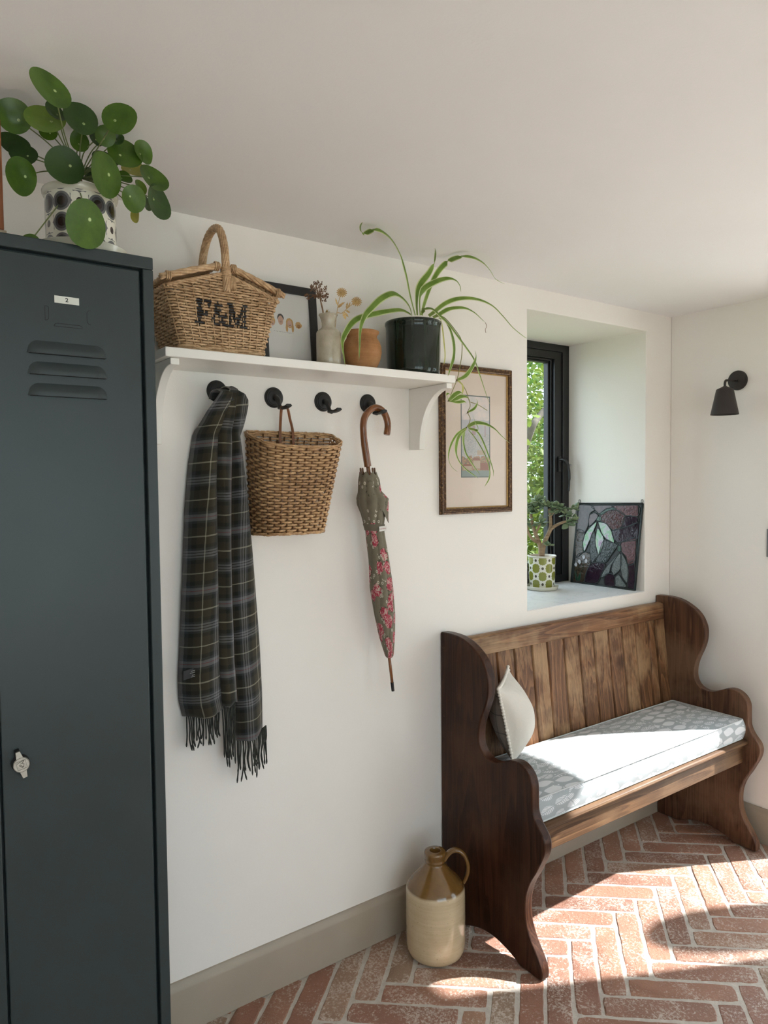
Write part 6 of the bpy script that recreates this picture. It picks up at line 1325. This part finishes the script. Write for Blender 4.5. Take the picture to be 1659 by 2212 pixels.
for (s, z, d, n) in clusters:
    c_ = J(s, z, d)
    for i in range(n):
        dr = Vector((rj.gauss(0,1), rj.gauss(0,1), rj.gauss(0.25,0.8))).normalized()
        upn = Vector((rj.gauss(0,0.3), rj.gauss(0,0.3), 1)); xx = dr.cross(upn).normalized(); zz = xx.cross(dr)
        p = c_+dr*rj.uniform(0.001, 0.008); e = p+dr*0.034
        if e.y > 0.438 or e.x > 2.90 or e.z < 1.235: continue
        k_ = 2 if n == 7 else rj.randrange(3); o = bpy.data.objects.new('leaf', JM[k_]); COL.objects.link(o); o.parent = jd_
        o.matrix_local = Matrix.Translation(p-borg) @ Matrix((xx, dr, zz)).transposed().to_4x4()

# ------------------------------------------------------------------ stained glass panel
SG = thing('stained_glass_panel', 'leaded stained glass panel with snowdrops leaning in the window recess', 'stained glass', (2.90, 0.20, 1.066))
def sgx(z): return 2.895+(z-1.066)/0.35*0.024
def sgp(y, z, o=0.0): return (sgx(z)+o, y, z)
M_LEAD = plain('dark_lead', (0.035,0.042,0.042), 0.45, metal=0.5, var=0.2, vscale=90)
crn = [(0.4060,1.0675),(0.0325,1.0675),(0.0130,1.474),(0.3815,1.466)]
lead = MB()
for a, b_ in zip(crn, crn[1:]+crn[:1]):
    P = [sgp(lerp(a[0], b_[0], t_), lerp(a[1], b_[1], t_)) for t_ in (0, .5, 1)]
    MB().tube(P, 0.0062, 8, flat=0.65).build('lead_border', M_LEAD, parent=SG, smooth=True)
def sg_mat(name, col, rough=0.12, bump=0.3, bs=60, trans=0.25, iri=None):
    t = NT('glass_'+name); c = t.coord(); n = t.noise(c, bs, 3, 0.6, 0.6); cc = t.ramp(n, [(0.3, tuple(q*0.5 for q in col)), (0.7, tuple(min(1,q*0.95) for q in col))])
    if iri: cc = t.ramp(t.noise(c, 22, 3, 0.5, 1.0), [(0.32,(0.34,0.22,0.34)),(0.45,(0.45,0.47,0.48)),(0.55,(0.22,0.46,0.26)),(0.66,(0.46,0.50,0.40))])
    t.set(color=cc, rough=rough, spec=0.4, trans=trans, normal=t.bump(n, bump, 0.003)); return t.m
SGM = {'grey_mauve': sg_mat('grey_mauve',(0.13,0.105,0.105),0.15,0.5,35), 'mauve': sg_mat('mauve',(0.16,0.105,0.11)), 'pink': sg_mat('pink',(0.20,0.095,0.105),0.15,0.6,90), 'dark_red': sg_mat('dark_red',(0.095,0.016,0.018),0.06,1.0,70),
       'plum': sg_mat('plum',(0.040,0.020,0.036),0.08,0.5,50), 'opal': sg_mat('opal',(0.5,0.5,0.5),0.15,0.5,60,0.1,True), 'amber': sg_mat('amber',(0.085,0.058,0.038),0.12,0.7,55), 'teal': sg_mat('teal',(0.035,0.046,0.046),0.08,0.9,75),
       'seedy_white': sg_mat('seedy_white',(0.22,0.245,0.235),0.15,1.0,150), 'green': sg_mat('green',(0.02,0.10,0.05),0.12), 'white_drop': sg_mat('white_drop',(0.72,0.72,0.76),0.2,0.1)}
for kd, polys in SGLASS.items():
    for poly in polys:
        cy_, cz_ = sum(q[0] for q in poly)/len(poly), sum(q[1] for q in poly)/len(poly); ks = 1.0 if kd in ('white_drop','green') else 1.07; poly = [(cy_+(a-cy_)*ks, cz_+(b_-cz_)*ks) for a, b_ in poly]
        n = len(poly); mb = MB(); off = -0.0012 if kd in ('white_drop',) else (-0.0006 if kd == 'green' else 0.0)
        th_ = 0.0016
        mb.add([sgp(y, z, off-th_) for y, z in poly]+[sgp(y, z, off+th_) for y, z in poly], [tuple(range(n)), tuple(range(n, 2*n))[::-1]]+[(i, (i+1)%n, n+(i+1)%n, n+i) for i in range(n)])
        pane = mb.build('pane', SGM[kd], parent=SG, weld=True)
        if kd != 'white_drop':
            P = catmull([sgp(y, z, -0.0008) for y, z in poly], 3, closed=True)
            lead.tube(P, 0.0021, 6, closed=True)
lead.build('lead_came', M_LEAD, parent=SG, smooth=True, kind='stuff')
# lead skin between the panes
sk = MB(); sk.add([sgp(y, z, 0.0022) for y, z in crn], [(0,1,2,3)]); sk.build('backing', plain('lead_backing', (0.03,0.033,0.033), 0.5), parent=SG, solid=0.0006)
stm = MB()
for pts in ([(0.375,1.09),(0.372,1.13),(0.355,1.16),(0.345,1.175)],[(0.378,1.09),(0.380,1.125),(0.386,1.15)],[(0.366,1.09),(0.352,1.12),(0.335,1.145),(0.333,1.165)]): stm.tube(catmull([sgp(y, z, -0.003) for y, z in pts], 4), 0.0008, 5)
stm.build('painted_stems', plain('stem_line', (0.03,0.06,0.03), 0.5), parent=SG)
for (y, z) in ((0.0165,1.474),(0.3775,1.467)):
    MB().tube([sgp(y+0.0055*cos(a), z+0.010+0.0085*sin(a)) for a in [2*pi*i/16 for i in range(16)]], 0.0011, 6, closed=True).build('hanging_loop', M_LEAD, parent=SG, smooth=True)

# ------------------------------------------------------------------ wall lamp and switch
WL = thing('wall_lamp', 'dark bronze wall lamp with tapered shade on the right wall', 'lamp', (XR, -0.3264, 2.0155))
M_BRZ = plain('dark_bronze', (0.026,0.020,0.018), 0.5, spec=0.4, var=0.1)
MB().lathe([(0,0.0125),(0.036,0.0125),(0.0405,0.0115),(0.0425,0.0085),(0.0428,0.0006),(0,0.0006)], (XR,-0.3264,2.0155), 48, M=Matrix.Rotation(radians(-90),4,'Y')).build('wall_plate', M_BRZ, parent=WL, smooth=True, angle=40)
SX = 3.0115
MB().tube([(XR-0.012,-0.3264,2.0125)]+catmull([(XR-0.03,-0.3264,2.0120),(SX+0.022,-0.3264,2.0100),(SX+0.006,-0.3264,2.0065),(SX,-0.3264,1.996),(SX,-0.3264,1.980)], 5), 0.0052, 12).build('arm', M_BRZ, parent=WL, smooth=True)
MB().lathe([(0,0.1225),(0.0065,0.1225),(0.0085,0.1205),(0.0335,0.1085),(0.0348,0.1065),(0.0565,0.0012),(0.0570,0.0000),(0.0558,0.0000),(0.0335,0.1045),(0.030,0.106),(0,0.117)], (SX,-0.3264,1.8615), 56).build('shade', M_BRZ, parent=WL, smooth=True, angle=35)
ball_ = MB(); ball(ball_, (SX,-0.3264,1.925), 0.019, 16, 10); ball_.build('bulb', plain('frosted_bulb', (0.7,0.7,0.68), 0.4), parent=WL, smooth=True)
MB().lathe([(0,-0.0008),(0.0022,-0.0008),(0.0028,0.0),(0.0028,0.001),(0,0.001)], (XR-0.0118,-0.3650,2.0165), 12, M=Matrix.Rotation(radians(90),4,'Y')).build('screw', plain('black_screw', (0.01,0.01,0.01), 0.4), parent=WL)
SW = thing('light_switch', 'grey light switch plate at the right edge of the wall', 'switch', (XR, -0.50, 1.31))
MB().box(XR-0.008, XR-0.0006, -0.542, -0.4615, 1.250, 1.370).build('plate', plain('grey_metal_plate', (0.20,0.20,0.20), 0.4, metal=0.4), parent=SW, bevel=0.002)
MB().box(XR-0.0115, XR-0.0082, -0.515, -0.490, 1.295, 1.325).build('rocker', plain('black_rocker', (0.02,0.02,0.02), 0.4), parent=SW, bevel=0.001)

# ================================================================== outdoors
def leaf_mat(name, c0, c1, tr=0.45):
    t = NT(name); r = t.noise(t.coord(), 9, 2); col = t.ramp(r, [(0.3, c0), (0.7, c1)]); t.set(color=col, rough=0.5, spec=0.3)
    q = t.n.new('ShaderNodeBsdfTranslucent'); t.l.new(col, q.inputs[0]); mx = t.n.new('ShaderNodeMixShader'); mx.inputs[0].default_value = tr
    t.l.new(t.b.outputs[0], mx.inputs[1]); t.l.new(q.outputs[0], mx.inputs[2]); t.l.new(mx.outputs[0], t.out.inputs[0]); return t.m
M_TBARK = plain('tree_bark', (0.075,0.06,0.045), 0.9, var=0.3, vscale=20, bump=0.6, bscale=30)
LG = [leaf_mat('tree_leaf_bright', (0.075,0.120,0.016), (0.185,0.23,0.035), 0.35), leaf_mat('tree_leaf_mid', (0.05,0.115,0.02), (0.11,0.20,0.035), 0.35)]
def tree(name, label, base, trunk, limbs, crowns, nleaf, size, mat, seed, z0=0.0):
    T = thing(name, label, 'tree', base); rt_ = random.Random(seed); b0 = Vector(base)
    tk = MB(); tk.tube(catmull([b0+Vector(p) for p in trunk], 6), [lerp(0.16, 0.05, i/(6*(len(trunk)-1))) for i in range(6*(len(trunk)-1)+1)], 10); tk.build('trunk', M_TBARK, parent=T, smooth=True)
    for L_ in limbs:
        P = catmull([b0+Vector(p) for p in L_], 5); MB().tube(P, [lerp(0.055, 0.014, i/(len(P)-1)) for i in range(len(P))], 7).build('limb', M_TBARK, parent=T, smooth=True)
    lv = MB()
    for k in range(nleaf):
        c_ = rt_.choice(crowns); p = b0+Vector((rt_.gauss(c_[0], c_[3]), rt_.gauss(c_[1], c_[3]), rt_.gauss(c_[2], c_[3]*0.8)))
        if p.z < 0.05 or p.y < 1.0: continue
        d = Vector((rt_.gauss(0,1), rt_.gauss(0,1), rt_.gauss(-0.3,0.7))).normalized(); s_ = d.cross(Vector((rt_.gauss(0,.5), rt_.gauss(0,.5), 1))).normalized(); L1 = size*rt_.uniform(0.7,1.3); n_ = d.cross(s_)
        lv.add([p, p+d*L1*0.35-s_*L1*0.30+n_*L1*0.06, p+d*L1*0.75-s_*L1*0.22, p+d*L1, p+d*L1*0.75+s_*L1*0.22, p+d*L1*0.35+s_*L1*0.30+n_*L1*0.06], [(0,1,2,3),(0,3,4,5)])
    lv.build('foliage', mat, parent=T, kind='stuff')
tree('maple_tree', 'bright leafed tree with slanting boughs outside the window', (6.45, 4.5, -0.12), [(0,0,0),(0.1,0.05,1.0),(-0.05,0.0,2.2),(0.1,0.2,3.8)],
     [[(0.0,0,1.3),(-0.45,-0.7,1.75),(-0.62,-1.1,2.22),(-0.50,-1.1,2.37),(-0.28,-1.1,2.56),(0.1,-1.1,2.85),(0.5,-1.2,3.2)],[(0,0,0.9),(0.3,-0.1,1.2),(0.6,-0.2,1.7),(0.9,-0.3,2.0)],[(0,0.0,1.9),(0.4,-0.1,2.3),(1.0,-0.3,2.9)],[(0,0,1.4),(-0.6,-0.2,2.0),(-1.1,-0.4,2.3)]],
     [(0.0,-0.4,1.4,0.55),(0.5,-0.5,2.0,0.55),(-0.5,-0.3,2.2,0.6),(0.2,-0.2,2.9,0.7),(0.9,0,2.6,0.6),(0.1,-0.6,0.9,0.5),(-0.2,-0.5,0.4,0.4),(0.7,-0.4,1.2,0.5)], 9000, 0.085, LG[0], 3)
tree('hedge_tree', 'darker bushy tree behind the bright tree outside the window', (10.2, 8.6, -0.12), [(0,0,0),(0.05,0.1,1.4),(-0.1,0.0,3.0),(0,0,4.4)],
     [[(0,0,1.4),(0.7,0,2.2),(1.3,0.2,2.9)],[(0,0,1.2),(-0.8,0,2.0),(-1.4,0.2,2.6)]],
     [(0,0,0.8,0.8),(1.0,0,1.4,0.8),(-1.0,0,1.4,0.8),(0,0,2.4,0.8),(1.2,0,2.8,0.8),(-1.2,0.1,2.8,0.7),(0,0,3.9,0.7),(0.6,0,4.6,0.8),(-0.8,0,4.2,0.8)], 9000, 0.16, LG[1], 5)
# unseen column shrub, made up to cast a rounded shadow through the doorway
CS = thing('shadow_shrub', 'made-up unseen column shrub in a pot casting the doorway shadow', 'shrub', (4.20, -1.615, -0.03))
shb = MB(); shb.lathe([(0,0.42),(0.10,0.43),(0.125,0.55),(0.13,1.0),(0.13,1.75),(0.122,1.88),(0.095,1.99),(0.05,2.055),(0,2.075)], (4.20,-1.615,-0.03), 28); shb.build('foliage', plain('clipped_box_leaf', (0.05,0.10,0.025), 0.8, var=0.5, vscale=40, bump=0.9, bscale=45), parent=CS, smooth=True)
MB().lathe([(0,0.001),(0.14,0.001),(0.165,0.30),(0.18,0.36),(0.175,0.40),(0.155,0.40),(0.15,0.36),(0,0.35)], (4.20,-1.615,-0.03), 32).build('pot', plain('terracotta_planter', (0.38,0.17,0.09), 0.8), parent=CS, smooth=True, angle=40)
MB().tube([(4.20,-1.615,0.32),(4.20,-1.615,0.42)], 0.03, 8).build('stem', M_TBARK, parent=CS)
# rear window behind the camera, widened to brighten the ceiling's left side
W2 = empty('window_2', (0.175, YF-0.1, 0.45)); W2['kind'] = 'structure'
for i, (xa, xb) in enumerate(((-1.3,-0.317),(-0.317,0.667),(0.667,1.65))):
    mb = MB()
    for (a0, a1, c0, c1) in ((xa,xb,0.45,0.50),(xa,xb,2.10,2.15),(xa,xa+0.05,0.50,2.10),(xb-0.05,xb,0.50,2.10)): mb.box(a0+0.0005, a1-0.0005, YF-0.16, YF-0.10, c0+0.0005, c1-0.0005)
    mb.build('casement', M_ALU, parent=W2)
    MB().box(xa+0.05, xb-0.05, YF-0.132, YF-0.128, 0.50, 2.10).build('glass_pane', M_GLASS, parent=W2)

# unseen glazed doors, added so sun off the floor lights the ceiling
D1 = empty('added_door_1', (XR+0.16, -3.0, 0.0)); D1['kind'] = 'structure'
for (ya, yb_) in ((ADDED_DOOR[0], -2.95), (-2.95, ADDED_DOOR[1])):
    mb = MB()
    for (a0, a1, c0, c1) in ((ya,yb_,0.005,0.09),(ya,yb_,1.965,2.034),(ya,ya+0.06,0.09,1.965),(yb_-0.06,yb_,0.09,1.965)): mb.box(XR+0.20, XR+0.26, a0+0.0005, a1-0.0005, c0, c1)
    mb.build('leaf_frame', M_ALU, parent=D1); MB().box(XR+0.228, XR+0.232, ya+0.06, yb_-0.06, 0.09, 1.965).build('glass_pane', M_GLASS, parent=D1)
